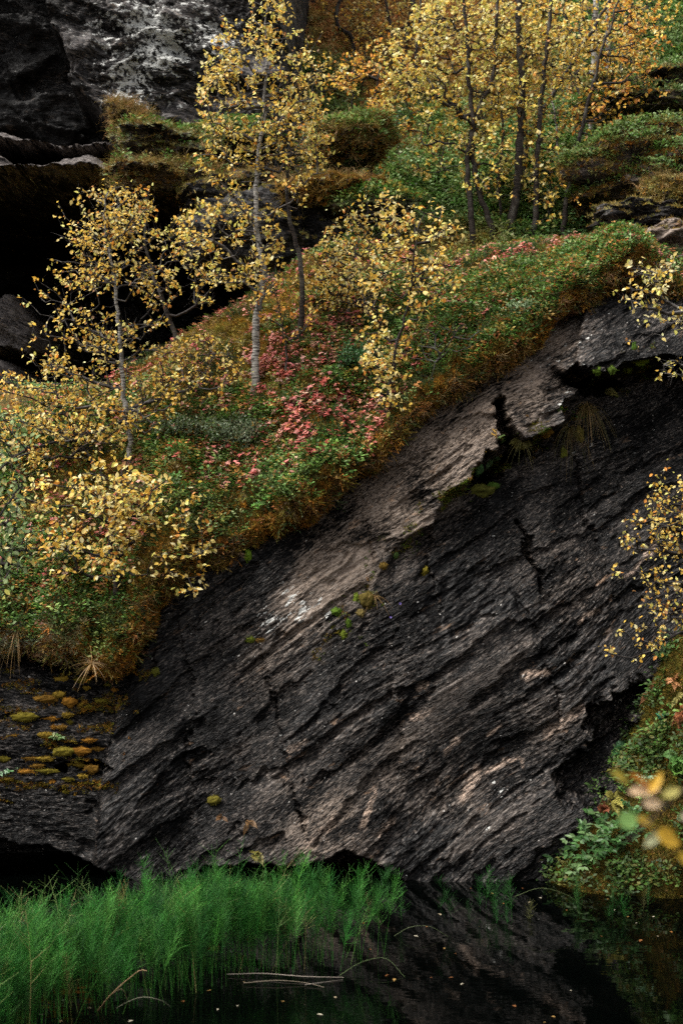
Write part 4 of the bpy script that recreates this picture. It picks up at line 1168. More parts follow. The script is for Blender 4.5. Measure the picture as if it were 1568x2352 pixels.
for i, (label, trk, blobs, pal, r0) in enumerate([
    ('stout pale background trunk rising behind the right leaning birch', [(1357, 330), (1360, 200), (1366, 60), (1372, -120)], [(1340, 40, 60, 60, 16), (1400, 130, 50, 60, 12)], 'gold', .05),
    ('slim pale background trunk just right of the stout background trunk', [(1388, 250), (1392, 120), (1400, -100)], [(1420, 60, 40, 60, 10)], 'gold', .035),
    ('twisted black background birch at the top next to the cliff', [(812, 130), (806, 80), (776, 60), (775, 20), (800, -30), (810, -90)], [(780, 40, 60, 50, 10), (840, 20, 40, 40, 8)], 'orange', .035),
    ('dark background birch with two knotted stems near the top centre', [(930, 112), (938, 60), (950, 0), (950, -80)], [(900, 40, 60, 60, 22), (960, 30, 60, 50, 20), (860, 70, 50, 40, 14)], 'orange', .042),
    ('background birch with yellow crown behind the forked birch', [(1000, 120), (1004, 60), (1000, -60)], [(1000, 20, 70, 50, 24), (1060, 20, 60, 40, 18), (1020, 90, 60, 40, 18)], 'yellow', .03),
    ('orange background birch at the top behind the straight brown birch', [(1300, 150), (1296, 60), (1300, -60)], [(1280, 30, 70, 50, 22), (1330, 60, 60, 50, 18), (1310, 0, 80, 30, 18)], 'orange', .03),
    ('golden background birch at the top near the right corner', [(1445, 130), (1450, 50), (1450, -60)], [(1450, 20, 60, 60, 22), (1490, 70, 50, 60, 16), (1420, 60, 40, 50, 12)], 'gold', .028),
    ('thin dark background birch between the forked birch and the cliff', [(905, 160), (900, 90), (885, 0), (890, -80)], [(900, 90, 60, 50, 20), (860, 30, 50, 40, 16)], 'yellow', .026),
    ('thin background birch with lime crown left of the thickest birch', [(1150, 190), (1155, 100), (1148, -60)], [(1150, 60, 60, 60, 20), (1110, 130, 50, 40, 14)], 'lime', .024),
    ('slim background birch between the two right leaning stems', [(1330, 250), (1325, 150), (1335, 20), (1330, -80)], [(1330, 170, 50, 50, 16), (1370, 110, 50, 40, 14), (1300, 260, 40, 40, 10)], 'orange', .026),
    ('slim dark background birch right of the pale background trunks', [(1425, 200), (1432, 100), (1428, -80)], [(1450, 140, 50, 50, 16), (1480, 200, 50, 40, 12), (1500, 20, 50, 40, 12)], 'gold', .026),
    ('thin background birch rising behind the orange thin birch', [(960, 250), (955, 150), (965, 20), (960, -70)], [(950, 200, 50, 50, 16), (1000, 240, 40, 40, 12), (930, 300, 50, 40, 10)], 'yellow', .026),
    ('low yellow sapling at the foot of the cliff corner', [(745, 250), (742, 200), (735, 150)], [(730, 170, 50, 40, 14), (770, 210, 40, 40, 10)], 'yellow', .014),
    ('orange sapling under the twisted black birch', [(830, 210), (835, 170), (830, 120)], [(830, 140, 60, 35, 14), (870, 110, 40, 30, 8)], 'orange', .014),
    ('golden sapling left of the forked birch foot', [(1010, 430), (1012, 380), (1020, 330)], [(1000, 360, 50, 40, 12), (1040, 340, 40, 40, 10), (980, 410, 40, 30, 8)], 'yellow', .013),
    ('golden sapling between the straight brown and right leaning birches', [(1262, 520), (1265, 460), (1262, 400)], [(1262, 410, 30, 50, 10), (1255, 470, 30, 40, 8)], 'gold', .012),
    ('thin dark leafless looking stem beside the thickest birch', [(1150, 520), (1146, 420), (1150, 300), (1140, 160)], [(1145, 330, 40, 60, 9), (1150, 420, 40, 40, 6)], 'gold', .018),
    ('orange sapling on the slope right of the terrace row', [(1450, 300), (1445, 250), (1440, 200)], [(1440, 230, 50, 40, 12), (1480, 260, 40, 30, 8)], 'orange', .013),
    ('pale peach sapling hanging over the shrub topped mound', [(1420, 480), (1395, 440), (1370, 430)], [(1340, 440, 35, 25, 7), (1405, 450, 25, 30, 6), (1460, 330, 25, 25, 4)], 'peach', .010),
    ('thin dark stem behind the gap of the terrace row', [(1205, 470), (1210, 350), (1200, 200), (1215, 60)], [(1215, 260, 40, 60, 10), (1205, 380, 30, 40, 6)], 'yellow', .020),
    ('small orange background birch low behind the terrace row', [(1130, 300), (1132, 240), (1135, 180)], [(1120, 220, 60, 60, 16), (1170, 260, 60, 40, 12)], 'orange', .02),
]):
    birch(label, trk, blobs, uph, pal, r0=r0, r1=r0*.55, per=5, seed=40+i, hmin=.3, leaf=.06, depth=.5, more=1.4, group=G2, bark='pale' if 'pale' in label else 'dark')
# --- branches that reach in from both sides (their stems stand outside the frame)
birch('golden birch spray hanging in front of the dark rock at the right edge', [(1900, 2150), (1800, 1800), (1720, 1500), (1660, 1300), (1640, 1150)],
      [(1540, 1130, 40, 50, 20), (1545, 1200, 50, 50, 30), (1500, 1240, 60, 40, 20), (1545, 1290, 45, 50, 34), (1470, 1290, 50, 30, 10), (1530, 1370, 50, 50, 26), (1480, 1460, 50, 35, 14), (1440, 1495, 40, 15, 4), (1440, 1220, 30, 20, 4), (1600, 1300, 40, 150, 40), (1555, 1430, 20, 40, 6)],
      None, 'gold', Y0=8.6, r0=.03, r1=.006, leaf=.036, per=4, more=.8, n_ind=220, depth=.16, hmin=.2, seed=61, bf=.15, spread=.045)
birch('pale green birch spray reaching in at the right edge below the boulders', [(2010, 2100), (1990, 1800), (1950, 1500), (1850, 1150), (1750, 850), (1680, 700)],
      [(1480, 640, 40, 30, 12), (1540, 650, 40, 40, 16), (1450, 690, 30, 15, 5), (1540, 720, 30, 30, 8), (1480, 720, 30, 15, 5), (1425, 780, 20, 14, 2), (1545, 850, 25, 20, 6), (1600, 700, 40, 60, 14), (1555, 600, 20, 20, 5)],
      None, 'pale', Y0=9.4, r0=.03, r1=.006, leaf=.046, per=3, n_ind=120, depth=.15, hmin=.55, seed=62, bf=.12, spread=.05, twig=M_gtwig)

birch('pale green willow bush leaning in at the far left edge', [(-200, 2230), (-190, 1900), (-160, 1560), (-110, 1350), (-70, 1200), (-50, 1050)],
      [(10, 1010, 50, 50, 16), (5, 1090, 40, 60, 12), (25, 1220, 40, 40, 14), (30, 1290, 40, 40, 14), (10, 1340, 30, 40, 8), (-60, 1150, 50, 200, 40)],
      None, 'willow', name='willow_bush', cat='willow', Y0=8.2, r0=.02, r1=.005, leaf=.05, per=4, n_ind=120, depth=.15, hmin=.4, seed=63, bf=.12, spread=.05, wid=.8)
# ================================================================== boulders and moss-grown ledges
def uv_sphere(nu, nv):
    a = np.linspace(0, 2*math.pi, nu, endpoint=False); b = np.linspace(-math.pi/2, math.pi/2, nv)
    A_, B_ = np.meshgrid(a, b)
    V = np.stack([np.cos(B_)*np.cos(A_), np.cos(B_)*np.sin(A_), np.sin(B_)], -1)
    i = (np.arange(nv-1)[:, None]*nu+np.arange(nu)[None]).ravel()
    i2 = (np.arange(nv-1)[:, None]*nu+((np.arange(nu)+1) % nu)[None]).ravel()
    return V.reshape(-1, 3), np.concatenate([np.stack([i, i2, i2+nu], 1), np.stack([i, i2+nu, i+nu], 1)])

def boulder(label, u, v, Y, rx, ry, rz, cols, mosslow=-.2, nmoss=2500, seed=0, cat='boulder', group=None, mat=None, brown=.4, tilt=0.0, name='boulder', size=1.0, straw=0, sprig=0, scols=None):
    r = np.random.default_rng(2000+seed)
    C0 = P(u, v, Y)
    V, Fc = uv_sphere(96, 60)
    d = V.copy()
    f = 1+.75*fbm(d[:, 0]*1.2+seed*2.3, d[:, 1]*1.2, d[:, 2]*1.2, 3)+.22*fbm(d[:, 0]*4+seed, d[:, 1]*4, d[:, 2]*4, 3)
    V = d*f[:, None]
    V = np.sign(V)*np.abs(V)**.85*np.array([rx, ry, rz])
    c, s = math.cos(tilt), math.sin(tilt)
    V = np.stack([V[:, 0]*c-V[:, 2]*s, V[:, 1], V[:, 0]*s+V[:, 2]*c], 1)
    w = V+C0
    lay_ = .05*fbm(w[:, 0]*2, w[:, 1]*2, w[:, 2]*9, 3)+.03*fbm(w[:, 0]*7, w[:, 1]*7, w[:, 2]*26, 2)
    V = V*(1+lay_/max(.2, rz))[:, None]
    fo = np.stack([w[:, 0]+.3*w[:, 1], w[:, 2]+.25*w[:, 0], 0*w[:, 0]], 1)
    o = add_obj(name, new_mesh(name, V, Fc, [mat or M_rock], True, {'fol': fo, 'brown': np.full(len(V), brown), 'lich': np.zeros(len(V)), 'vein': np.zeros(len(V))}), None, C0)
    tag(o, label, cat, group)
    if nmoss:
        a, b, c_ = V[Fc[:, 0]], V[Fc[:, 1]], V[Fc[:, 2]]
        n = np.cross(b-a, c_-a); ar = np.linalg.norm(n, axis=1); n = n/np.maximum(ar[:, None], 1e-12)
        n = np.where(np.sum(n*a, 1, keepdims=True) < 0, -n, n)
        m = w[Fc[:, 0]]
        wt = ar*(n[:, 2]+.5*fbm(m[:, 0]*3, m[:, 1]*3, m[:, 2]*3, 2) > mosslow)
        wt = wt+1e-9
        k = r.choice(len(Fc), nmoss, p=wt/wt.sum())
        s1, s2 = r.uniform(size=(nmoss, 1)), r.uniform(size=(nmoss, 1))
        q = a[k]+(b[k]-a[k])*s1+(c_[k]-a[k])*s2*(1-s1)
        pcol = palette(nmoss, cols, np.ones(len(cols)), .22, 70+seed)
        tag(scatter_object('moss_cover', q, n[k]+r.normal(0, .3, n[k].shape)+UPV*.2, r.uniform(1.0, 2.2, nmoss)*size, pcol, T_tuft, parent=o), kind='stuff')
        if sprig:
            ks = np.nonzero(n[k][:, 2] > .25)[0][:sprig]
            tag(scatter_object('shrub_cover', q[ks], n[k][ks]*.5+UPV, r.uniform(.9, 1.8, len(ks)), palette(len(ks), scols or GREEN, np.ones(len(scols or GREEN)), .2, 110+seed), T_sprig, parent=o), kind='stuff')
        if straw:
            tag(scatter_object('hanging_grass', q[:straw], n[k][:straw]*.6+np.array([0, -.5, -.1]), r.uniform(.9, 2.0, straw), palette(straw, STRAW+[(.16, .12, .03)], [1, 2, 1, 3], .2, 90+seed), T_straw, parent=o), kind='stuff')
    return o
OLV = [(.20, .17, .05), (.28, .21, .06), (.15, .13, .035), (.33, .28, .11), (.24, .15, .03)]
ORG = [(.26, .12, .02), (.20, .09, .014), (.32, .17, .03), (.15, .08, .014), (.22, .15, .03)]
GRN = [(.08, .14, .04), (.13, .19, .06), (.17, .17, .06), (.20, .22, .12), (.10, .09, .03)]
PLM = PALE+[(.20, .20, .08), (.16, .12, .04)]
UG = [(.07, .13, .025), (.11, .19, .04), (.18, .27, .08), (.24, .32, .14), (.2, .18, .05)]
boulder('olive moss hummock on the ledge below the lichen covered cliff face', 400, 345, 15.9, .60, .5, .15, OLV+PLM[:2], -.3, 3200, 1, 'moss hummock', name='moss_hummock', straw=260, sprig=250, tilt=-.12)
boulder('brown grassy hummock jutting out over the black hollow', 380, 418, 15.6, .66, .5, .14, OLV+ORG[:2]+PLM[:1], -.3, 3600, 2, 'moss hummock', name='moss_hummock', straw=420, sprig=120, tilt=-.05)
boulder('small grassy tussock clinging to the cliff corner', 300, 272, 16.0, .24, .3, .11, OLV+[(.12, .07, .02)], -.6, 1000, 3, 'tussock', name='grass_tussock', straw=260, tilt=-.5)
boulder('pale green moss hummock between cliff foot and pale trunked birch', 510, 335, 16.2, .60, .5, .17, GRN+PLM, -.4, 2600, 4, 'moss hummock', name='moss_hummock', sprig=700, straw=120, tilt=.15)
boulder('brown hummock behind the birch bush with hanging dry grass', 800, 335, 15.4, .46, .4, .19, OLV+ORG[:2], -.5, 3600, 5, 'moss hummock', name='moss_hummock', straw=700, sprig=900, tilt=.2)
boulder('rust orange moss hummock above the dark hole right of the two stemmed birch', 745, 448, 14.9, .52, .4, .16, ORG, -.5, 3600, 6, 'moss hummock', name='moss_hummock', straw=200, tilt=.1)
boulder('dark bare rock behind the pale birch trunk', 600, 545, 15.0, .75, .5, .42, OLV, .75, 700, 7, brown=.0)
boulder('dark rock rib between hollow and terrace', 560, 455, 15.5, .60, .5, .24, OLV, .3, 1500, 8, brown=.1, straw=120)
boulder('low green mossy rise at the left end of the terrace', 850, 475, 14.9, .46, .4, .13, GRN, -.5, 1500, 9, 'moss hummock', name='moss_hummock', sprig=600)
boulder('large shrub topped mound with rust orange flank at the right edge', 1520, 395, 15.4, 1.0, .6, .42, ORG+OLV+GRN[:1], -.55, 8000, 10, 'mound', name='mound', tilt=.12, sprig=2200, scols=UG)
boulder('golden moss bulge low on the flank of the shrub topped mound', 1550, 455, 14.7, .36, .3, .18, OLV+ORG[2:3], -.6, 2600, 19, 'moss hummock', name='moss_hummock', straw=160)
boulder('brown grey rock slab lying under the shrub topped mound', 1485, 570, 14.0, .42, .5, .17, OLV, .9, 200, 11, brown=.8, tilt=.25)
boulder('dark boulder beneath the rust flank of the mound', 1465, 505, 14.7, .50, .4, .16, OLV, .6, 500, 12, brown=.1)
boulder('mossy boulder with black underside high at the right edge', 1530, 205, 17.0, .95, .7, .20, OLV+GRN[:2], .0, 3000, 13, tilt=.12, sprig=300, scols=UG)
boulder('small grey boulder under the high mossy boulder', 1560, 266, 16.6, .40, .4, .15, OLV+PLM, .3, 700, 14)
boulder('long moss grown ledge over a black gap at the right edge', 1480, 248, 16.2, .80, .4, .09, OLV+GRN, .2, 1500, 15, tilt=.02, sprig=300, scols=UG)
M_stone = rock_material('grey_stone', dark=(.05, .05, .053), mid=(.17, .16, .155), warm=(.3, .28, .26), tan=(.3, .25, .2), rough=.6)
boulder('flat pale grey stone beside the end of the green mound', 1520, 650, 12.7, .20, .2, .045, OLV, .8, 0, 16, 'stone', name='stone', mat=M_stone)
boulder('rounded pale grey stone at the right edge above the rust moss', 1560, 628, 12.9, .10, .12, .07, OLV, .8, 0, 17, 'stone', name='stone', mat=M_stone)
boulder('rust brown moss hummock on top of the right rock block', 1530, 722, 12.0, .26, .25, .15, ORG+OLV, -.7, 2600, 18, 'moss hummock', name='moss_hummock', size=.7)

# ------------------------------------------------------------------ moss cushions on the wet rock
M_cush = cover_material('moss_cushion', .1, False, .85, .25, .1)
def cushion(u, v, w, h, colr, label, group=None, seed=0, locate=None, fuzz=1.0):
    r = np.random.default_rng(3000+seed)
    C0 = (locate or rock_at)(u, v)
    s = C0[1]/FPX
    rx, rz = w*s, h*s
    V, Fc = uv_sphere(22, 14)
    n = V.copy()
    f = 1+.7*fbm(V[:, 0]*1.4+seed*3.1, V[:, 1]*1.4, V[:, 2]*1.4, 3)+.25*fbm(V[:, 0]*5+seed, V[:, 1]*5, V[:, 2]*5, 2)
    V = V*f[:, None]*np.array([rx, min(rx, rz)*.75, rz])
    k = r.integers(0, len(V), int(150*fuzz))
    bl = stamp(BLADE, BLADE_F, V[k]*.97, n[k]+r.normal(0, .45, (len(k), 3))+np.array([0, 0, .25]), rnd_unit(len(k), r), r.uniform(.008, .018, len(k)), .0045)
    VV, FF = join((V, Fc), bl)
    c = np.array(colr)*(1+.25*r.normal(size=(len(VV), 1)))*(1+.35*fbm(VV[:, 0]*30, VV[:, 1]*30, VV[:, 2]*30, 2))[:, None]
    c[:len(V)] *= .8
    o = add_obj('moss_cushion', new_mesh('moss_cushion', VV, FF, [M_cush], False, {'col': np.clip(c, .003, .8)}), None, C0+np.array([0, -.2*min(rx, rz), 0]))
    return tag(o, label, 'moss cushion', group)
CUSH = {0: 'flat olive moss cushion, left one of the pair under the dry straw tuft', 1: 'flat olive moss cushion, right one of the pair under the dry straw tuft',
        2: 'tall rounded olive cushion in the middle of the lower left moss', 3: 'wide rusty cushion just left of the tall rounded one',
        5: 'long golden cushion set apart at the left of the lower left rock', 17: 'largest golden cushion in the lower half of the lower left rock',
        18: 'golden cushion touching the right side of the largest one', 23: 'rust brown cushion nearest the crease with the big slab',
        25: 'long flat cushion lowest on the lower left rock', 26: 'long flat cushion left of the lowest one', 21: 'rusty cushion cut off by the left picture edge',
        16: 'rusty cushion between the long golden and the largest cushion'}
GO = [(.20, .13, .016), (.15, .12, .014), (.24, .11, .014), (.17, .09, .014)]
for i, (u, v, w, h) in enumerate([(145, 1561, 15, 8), (190, 1562, 14, 7), (160, 1612, 13, 14), (107, 1605, 20, 10), (136, 1596, 11, 9), (58, 1647, 22, 13), (120, 1650, 15, 5), (195, 1613, 5, 4), (186, 1620, 4, 4), (204, 1622, 4, 3), (190, 1632, 4, 3), (212, 1627, 4, 3), (155, 1642, 9, 6), (161, 1659, 5, 4), (124, 1670, 5, 4), (144, 1671, 9, 6), (107, 1688, 14, 8), (148, 1727, 18, 14), (187, 1725, 17, 11), (73, 1742, 14, 7), (102, 1743, 16, 6), (7, 1743, 13, 8), (187, 1744, 16, 8), (211, 1767, 14, 12), (175, 1758, 15, 9), (109, 1771, 20, 7), (58, 1773, 19, 7), (87, 1759, 12, 5), (189, 1783, 9, 5), (158, 1790, 10, 4), (121, 1797, 5, 4), (196, 1556, 8, 5), (198, 1580, 6, 4), (243, 1572, 7, 5), (262, 1585, 5, 4), (35, 1690, 8, 4), (20, 1790, 10, 4), (230, 1610, 12, 5), (205, 1700, 13, 5), (225, 1720, 11, 5), (60, 1810, 9, 3), (150, 1820, 8, 3)]):
    cushion(u, v, w*1.35, h*.8, GO[i % 4], CUSH.get(i, 'golden olive moss cushion on the dark layered rock at lower left'), None if i in CUSH else 'moss cushions on the lower left rock', i)
for i, (u, v, w, h, c, lab) in enumerate([
    (570, 1276, 9, 14, (.13, .22, .015), 'bright green moss clump dangling lowest from the mossy edge'),
    (538, 1262, 16, 14, (.09, .13, .012), 'olive green moss clump under the edge left of the bright dangling clump'),
    (512, 1268, 12, 10, (.07, .09, .012), 'small dark moss clump at the left end of the hanging green clumps'),
    (645, 1214, 9, 18, (.05, .11, .012), 'dark green moss clump hanging under the middle of the mossy edge'),
    (712, 1196, 7, 18, (.13, .17, .014), 'narrow yellow green moss clump hanging under the edge above the brown rock'),
    (690, 1205, 8, 12, (.06, .09, .012), 'small dark moss clump next to the narrow yellow green one'),
    (1000, 924, 15, 8, (.06, .14, .012), 'vivid green moss strip under the overhang, lower end'),
    (1030, 908, 16, 9, (.08, .17, .014), 'vivid green moss strip under the overhang, middle piece'),
    (1060, 893, 14, 9, (.05, .12, .012), 'vivid green moss strip under the overhang, upper end'),
    (818, 1380, 7, 18, (.14, .19, .02), 'upright bright green moss clump in the crack on the rock face'),
    (842, 1378, 15, 18, (.12, .09, .02), 'brown olive moss clump beside the bright green one in the crack'),
    (828, 1408, 9, 9, (.20, .15, .05), 'straw coloured moss knob under the clumps in the crack'),
    (772, 1405, 12, 9, (.08, .14, .015), 'green moss clump left of the crack on the rock face'),
    (788, 1458, 6, 9, (.14, .18, .02), 'lowest small green moss knob below the crack'),
    (800, 1432, 6, 10, (.08, .14, .015), 'thin green moss knob between the crack clumps'),
    (574, 1468, 11, 6, (.14, .17, .02), 'small green moss cushion on the slab near white lichen'),
    (600, 1470, 12, 4, (.16, .09, .02), 'flat brown moss smear next to the small green cushion'),
    (492, 1838, 15, 10, (.13, .11, .016), 'olive moss cushion low on the slab above the pond'),
    (975, 1312, 8, 11, (.15, .12, .014), 'single olive moss knob in the middle of the face'),
    (358, 1545, 9, 11, (.11, .11, .016), 'round olive moss knob beside the lower left crease'),
    (1294, 1048, 7, 20, (.12, .13, .016), 'long moss drip under the sedge tuft'),
    (1104, 1128, 34, 14, (.11, .11, .02), 'broad mossy cushion on the ledge under the black recess'),
    (1130, 1118, 16, 9, (.07, .13, .02), 'greener cushion on the right of the broad mossy ledge'),
    (1094, 1076, 17, 15, (.07, .15, .05), 'round green cushion plant at the recess'),
    (1469, 830, 20, 9, (.14, .19, .015), 'bright moss strip under the right rock block'),
    (1440, 848, 10, 9, (.12, .16, .015), 'bright moss knob left of the strip under the right rock block'),
    (1370, 852, 9, 8, (.08, .13, .014), 'small green knob under the right rock block'),
    (1405, 850, 8, 8, (.07, .11, .014), 'dark green knob between those under the right rock block'),
    (1455, 800, 6, 14, (.06, .12, .014), 'upright green knob on the right rock block'),
    (1249, 993, 18, 12, (.20, .11, .018), 'rust moss cushion above the sedge tuft'),
    (1330, 1000, 10, 22, (.11, .09, .016), 'moss clump at the foot of the sedge tuft'),
    (1196, 1018, 24, 13, (.13, .12, .03), 'grassy moss pad right of the vertical slot'),
    (1150, 1008, 9, 10, (.09, .15, .04), 'little green plant cushion left of the grassy pad'),
    (880, 1300, 10, 7, (.16, .10, .02), 'rust moss knob above the crack in the face'),
    (905, 1275, 9, 8, (.07, .12, .03), 'green tufted knob highest above the crack in the face'),
    (1340, 940, 16, 9, (.15, .10, .02), 'moss pad carrying the brown sedge'),
    (155, 1485, 12, 10, (.06, .16, .03), 'fresh green grass cushion under the hanging moss at lower left'),
]):
    cushion(u, v, w, h, c, lab, None, 60+i)

# ------------------------------------------------------------------ tufts, ferns and herbs
M_straw = cover_material('dry_blade', .25, False, .6, 0.0, .2)
def grass_tuft(label, u, v, n, length, cols, locate, droop=.8, seed=0, cat='grass tuft', wid=.0022, name='grass_tuft', bias=(0, -.3, .6), offs=(0, -.03, 0)):
    r = np.random.default_rng(4000+seed)
    C0 = locate(u, v)+np.array(offs)
    parts, cc = [], []
    for k in range(n):
        d = unit(r.normal(0, .7, 3)+np.array(bias)); L = length*r.uniform(.45, 1.1)
        s = np.linspace(0, 1, 9)[:, None]
        path = d*L*s+np.array([0, 0, -1.0])*L*droop*s**2.2
        v_, f_ = ribbon(path, wid*(1-.85*s[:, 0]))
        parts.append((v_, f_)); cc.append(np.repeat(np.array([cols[r.integers(len(cols))]])*r.uniform(.7, 1.25), len(v_), 0))
    V, Fc = join(*parts)
    return tag(add_obj(name, new_mesh(name, V, Fc, [M_straw], False, {'col': np.concatenate(cc)}), None, C0), label, cat)
grass_tuft('dry straw tuft splayed like a star on the lower left rock edge', 215, 1520, 34, .19, STRAW+[(.5, .34, .2)], hill_at, .35, 1, bias=(0, -.4, .1), offs=(0, -.08, 0))
grass_tuft('small hanging tuft of tan grass under the moss at far left', 40, 1452, 22, .15, STRAW, hill_at, 1.3, 2, bias=(-.2, -.6, 0))
grass_tuft('brown sedge tuft hanging from the ledge in the rock face', 1345, 940, 90, .30, [(.20, .13, .04), (.12, .09, .03), (.28, .18, .08), (.09, .09, .03)], rock_at, 1.35, 3, cat='sedge', bias=(0, -.5, .55), name='sedge_tuft')
grass_tuft('second smaller sedge tuft below and left of the brown one', 1305, 985, 50, .22, [(.18, .12, .04), (.10, .09, .03)], rock_at, 1.5, 4, cat='sedge', bias=(0, -.5, .3), name='sedge_tuft')
grass_tuft('short grass tuft on the pad right of the vertical slot', 1195, 1012, 40, .14, [(.22, .19, .07), (.13, .13, .04)], rock_at, .9, 5, bias=(.2, -.5, .5))
grass_tuft('grass tuft on the broad mossy ledge under the recess', 1095, 1130, 40, .15, [(.22, .19, .07), (.09, .13, .04), (.2, .12, .05)], rock_at, 1.1, 6, bias=(-.1, -.6, .35))
grass_tuft('thin twig like grass tuft beside the crack moss', 860, 1370, 16, .13, STRAW, rock_at, .8, 7, bias=(.5, -.5, .3))

def fern(label, u, v, nf, length, colr, locate, seed=0, spread=1.0, droop=.55, offs=(0, -.04, 0), face=(0, -.6, .5)):
    r = np.random.default_rng(5000+seed)
    C0 = locate(u, v)+np.array(offs)
    root = tag(add_obj('fern', None, None, C0), label, 'fern')
    for k in range(nf):
        d = unit(r.normal(0, .6*spread, 3)+np.array(face)); L = length*r.uniform(.65, 1.1)
        s = np.linspace(0, 1, 24)[:, None]
        path = d*L*s+np.array([0, 0, -1.0])*L*droop*s**2
        tg_ = unit(np.gradient(path, axis=0))
        side = unit(np.cross(tg_, np.array([.1, -1.0, .4])))
        q = path[3:]; sl = s[3:, 0]
        pl = L*.30*np.clip(np.sin(np.clip(sl*1.05, 0, 1)**.75*math.pi), .06, 1)
        V, Fc = join(ribbon(path, np.full(24, .0012)),
                     stamp(LEAF4, LEAF4_F, q, side[3:]+tg_[3:]*.45+r.normal(0, .1, q.shape), np.cross(side[3:], tg_[3:]), pl, .028*L/.2),
                     stamp(LEAF4, LEAF4_F, q, -side[3:]+tg_[3:]*.45+r.normal(0, .1, q.shape), np.cross(side[3:], tg_[3:]), pl, .028*L/.2))
        c = np.array(colr)*r.uniform(.75, 1.25)
        add_obj('frond', new_mesh('frond', V, Fc, [M_herb], False, {'col': np.repeat(c[None], len(V), 0)}), root)
    return root
GF, BF, RF = (.09, .20, .05), (.24, .12, .04), (.34, .12, .05)
for i, a in enumerate([
    ('small fern with olive fronds low on the rock above the horsetails', 585, 1958, 4, .13, (.20, .17, .04), rock_at),
    ('tiny brown fern high in the dark cleft above the olive fern', 572, 1885, 4, .09, (.18, .10, .04), rock_at),
    ('tiny withered fern on the slab left of the cleft', 510, 1875, 4, .07, (.17, .09, .04), rock_at),
    ('green fern with broad fronds on the bank at the right edge', 1548, 1775, 6, .20, (.13, .25, .05), bank_at),
    ('second green fern just above on the bank at the right edge', 1555, 1735, 4, .15, (.09, .2, .045), bank_at),
    ('withered orange fern on top of the right bank', 1548, 1562, 8, .13, (.36, .17, .07), bank_at),
    ('pale withered fern leaf cluster on top of the right bank', 1553, 1600, 6, .10, (.34, .30, .10), bank_at),
    ('red brown withered fern at the right edge of the bank', 1560, 1635, 6, .11, RF, bank_at),
    ('brown withered fern at the top left of the bank', 1490, 1590, 5, .13, (.22, .09, .04), bank_at),
    ('brown withered fern above the leafy green plants', 1340, 1838, 8, .16, BF, bank_at),
    ('dark red withered fern beside the brown one on the bank', 1385, 1862, 7, .14, (.20, .07, .035), bank_at),
    ('yellow green fern in the middle of the leafy plants', 1405, 1835, 5, .15, (.30, .27, .06), bank_at),
    ('dark green fern where bank meets dark rock', 1430, 1720, 6, .17, (.05, .15, .05), bank_at),
    ('small green fern tuft beside the grassy pad on the rock face', 1390, 905, 4, .12, (.22, .2, .06), rock_at),
    ('small fern in the recess by the green cushion plant', 1130, 1058, 4, .10, (.08, .14, .05), rock_at),
]):
    fern(*a, seed=i, spread=1.1 if a[6] is bank_at else .9)

def herb(label, u, v, ns, length, leaf, cols, locate, seed=0, group=None, pairs=4, name='leafy_plant', wid=.75, cat='plant'):
    r = np.random.default_rng(6000+seed)
    C0 = locate(u, v)
    root = tag(add_obj(name, None, None, C0), label, cat, group)
    sv, lv_, lc = [], [], []
    for k in range(ns):
        d = unit(r.normal(0, .55, 3)+np.array([0, -.55, .9])); L = length*r.uniform(.55, 1.15)
        s = np.linspace(0, 1, 7)[:, None]
        path = d*L*s+np.array([0, 0, -.35])*L*s**2
        sv.append(ribbon(path, np.full(7, .0016)))
        tg_ = unit(np.gradient(path, axis=0)); side = unit(np.cross(tg_, np.array([0, -.6, 1.0])))
        idx = np.linspace(2, 6, pairs).astype(int)
        q = np.concatenate([path[idx], path[idx], path[-1:]])
        ax = np.concatenate([side[idx]+tg_[idx]*.5, -side[idx]+tg_[idx]*.5, tg_[-1:]])+r.normal(0, .2, (2*pairs+1, 3))+np.array([0, 0, -.15])
        n_ = np.array([0, -.45, 1.0])+r.normal(0, .35, (len(q), 3))
        lv_.append(stamp(LEAF7, LEAF7_F, q, ax, n_, leaf*r.uniform(.6, 1.2, len(q)), leaf*wid))
        lc.append(np.repeat(np.array([cols[r.integers(len(cols))]])*r.uniform(.7, 1.3, (len(q), 1)), 7, 0))
    V, Fc = join(*sv)
    add_obj('stem', new_mesh('stem', V, Fc, [M_herb], False, {'col': np.tile(np.array([[.07, .08, .03]]), (len(V), 1))}), root)
    V, Fc = join(*lv_)
    tag(add_obj('leaves', new_mesh('leaves', V, Fc, [M_herb], True, {'col': np.concatenate(lc)}), root), kind='stuff')
    return root
HG = [(.035, .095, .022), (.055, .13, .035), (.022, .065, .014), (.10, .17, .06)]
HB = 'leafy green plants at the foot of the bank'
for i, (u, v, ns, L, lf) in enumerate([(1270, 1905, 6, .20, .055), (1300, 1950, 7, .22, .06), (1345, 1930, 8, .22, .055), (1390, 1925, 8, .22, .055), (1430, 1900, 8, .20, .05), (1330, 1985, 7, .18, .055), (1270, 1965, 6, .18, .06), (1385, 1975, 6, .18, .05), (1450, 1870, 6, .16, .045), (1410, 1950, 7, .18, .05), (1250, 2000, 5, .16, .05), (1310, 1885, 6, .18, .05), (1440, 1780, 5, .16, .045), (1365, 1880, 6, .18, .05)]):
    herb('leafy dark green plant with lobed leaves at the foot of the bank', u, v, ns, L, lf, HG, bank_at, i, HB)
herb('plant with round grey green leaves among moss on the right bank', 1490, 1795, 5, .14, .035, [(.12, .24, .12), (.2, .32, .2)], bank_at, 30, wid=1.0)
herb('small blue green plant with round leaves on the upper right bank', 1515, 1655, 4, .12, .035, [(.05, .18, .10)], bank_at, 31, wid=1.0)
herb('tiny herb with green leaves beside the wall cushions at lower left', 140, 1702, 4, .10, .03, [(.13, .22, .07), (.3, .34, .16)], rock_at, 32)
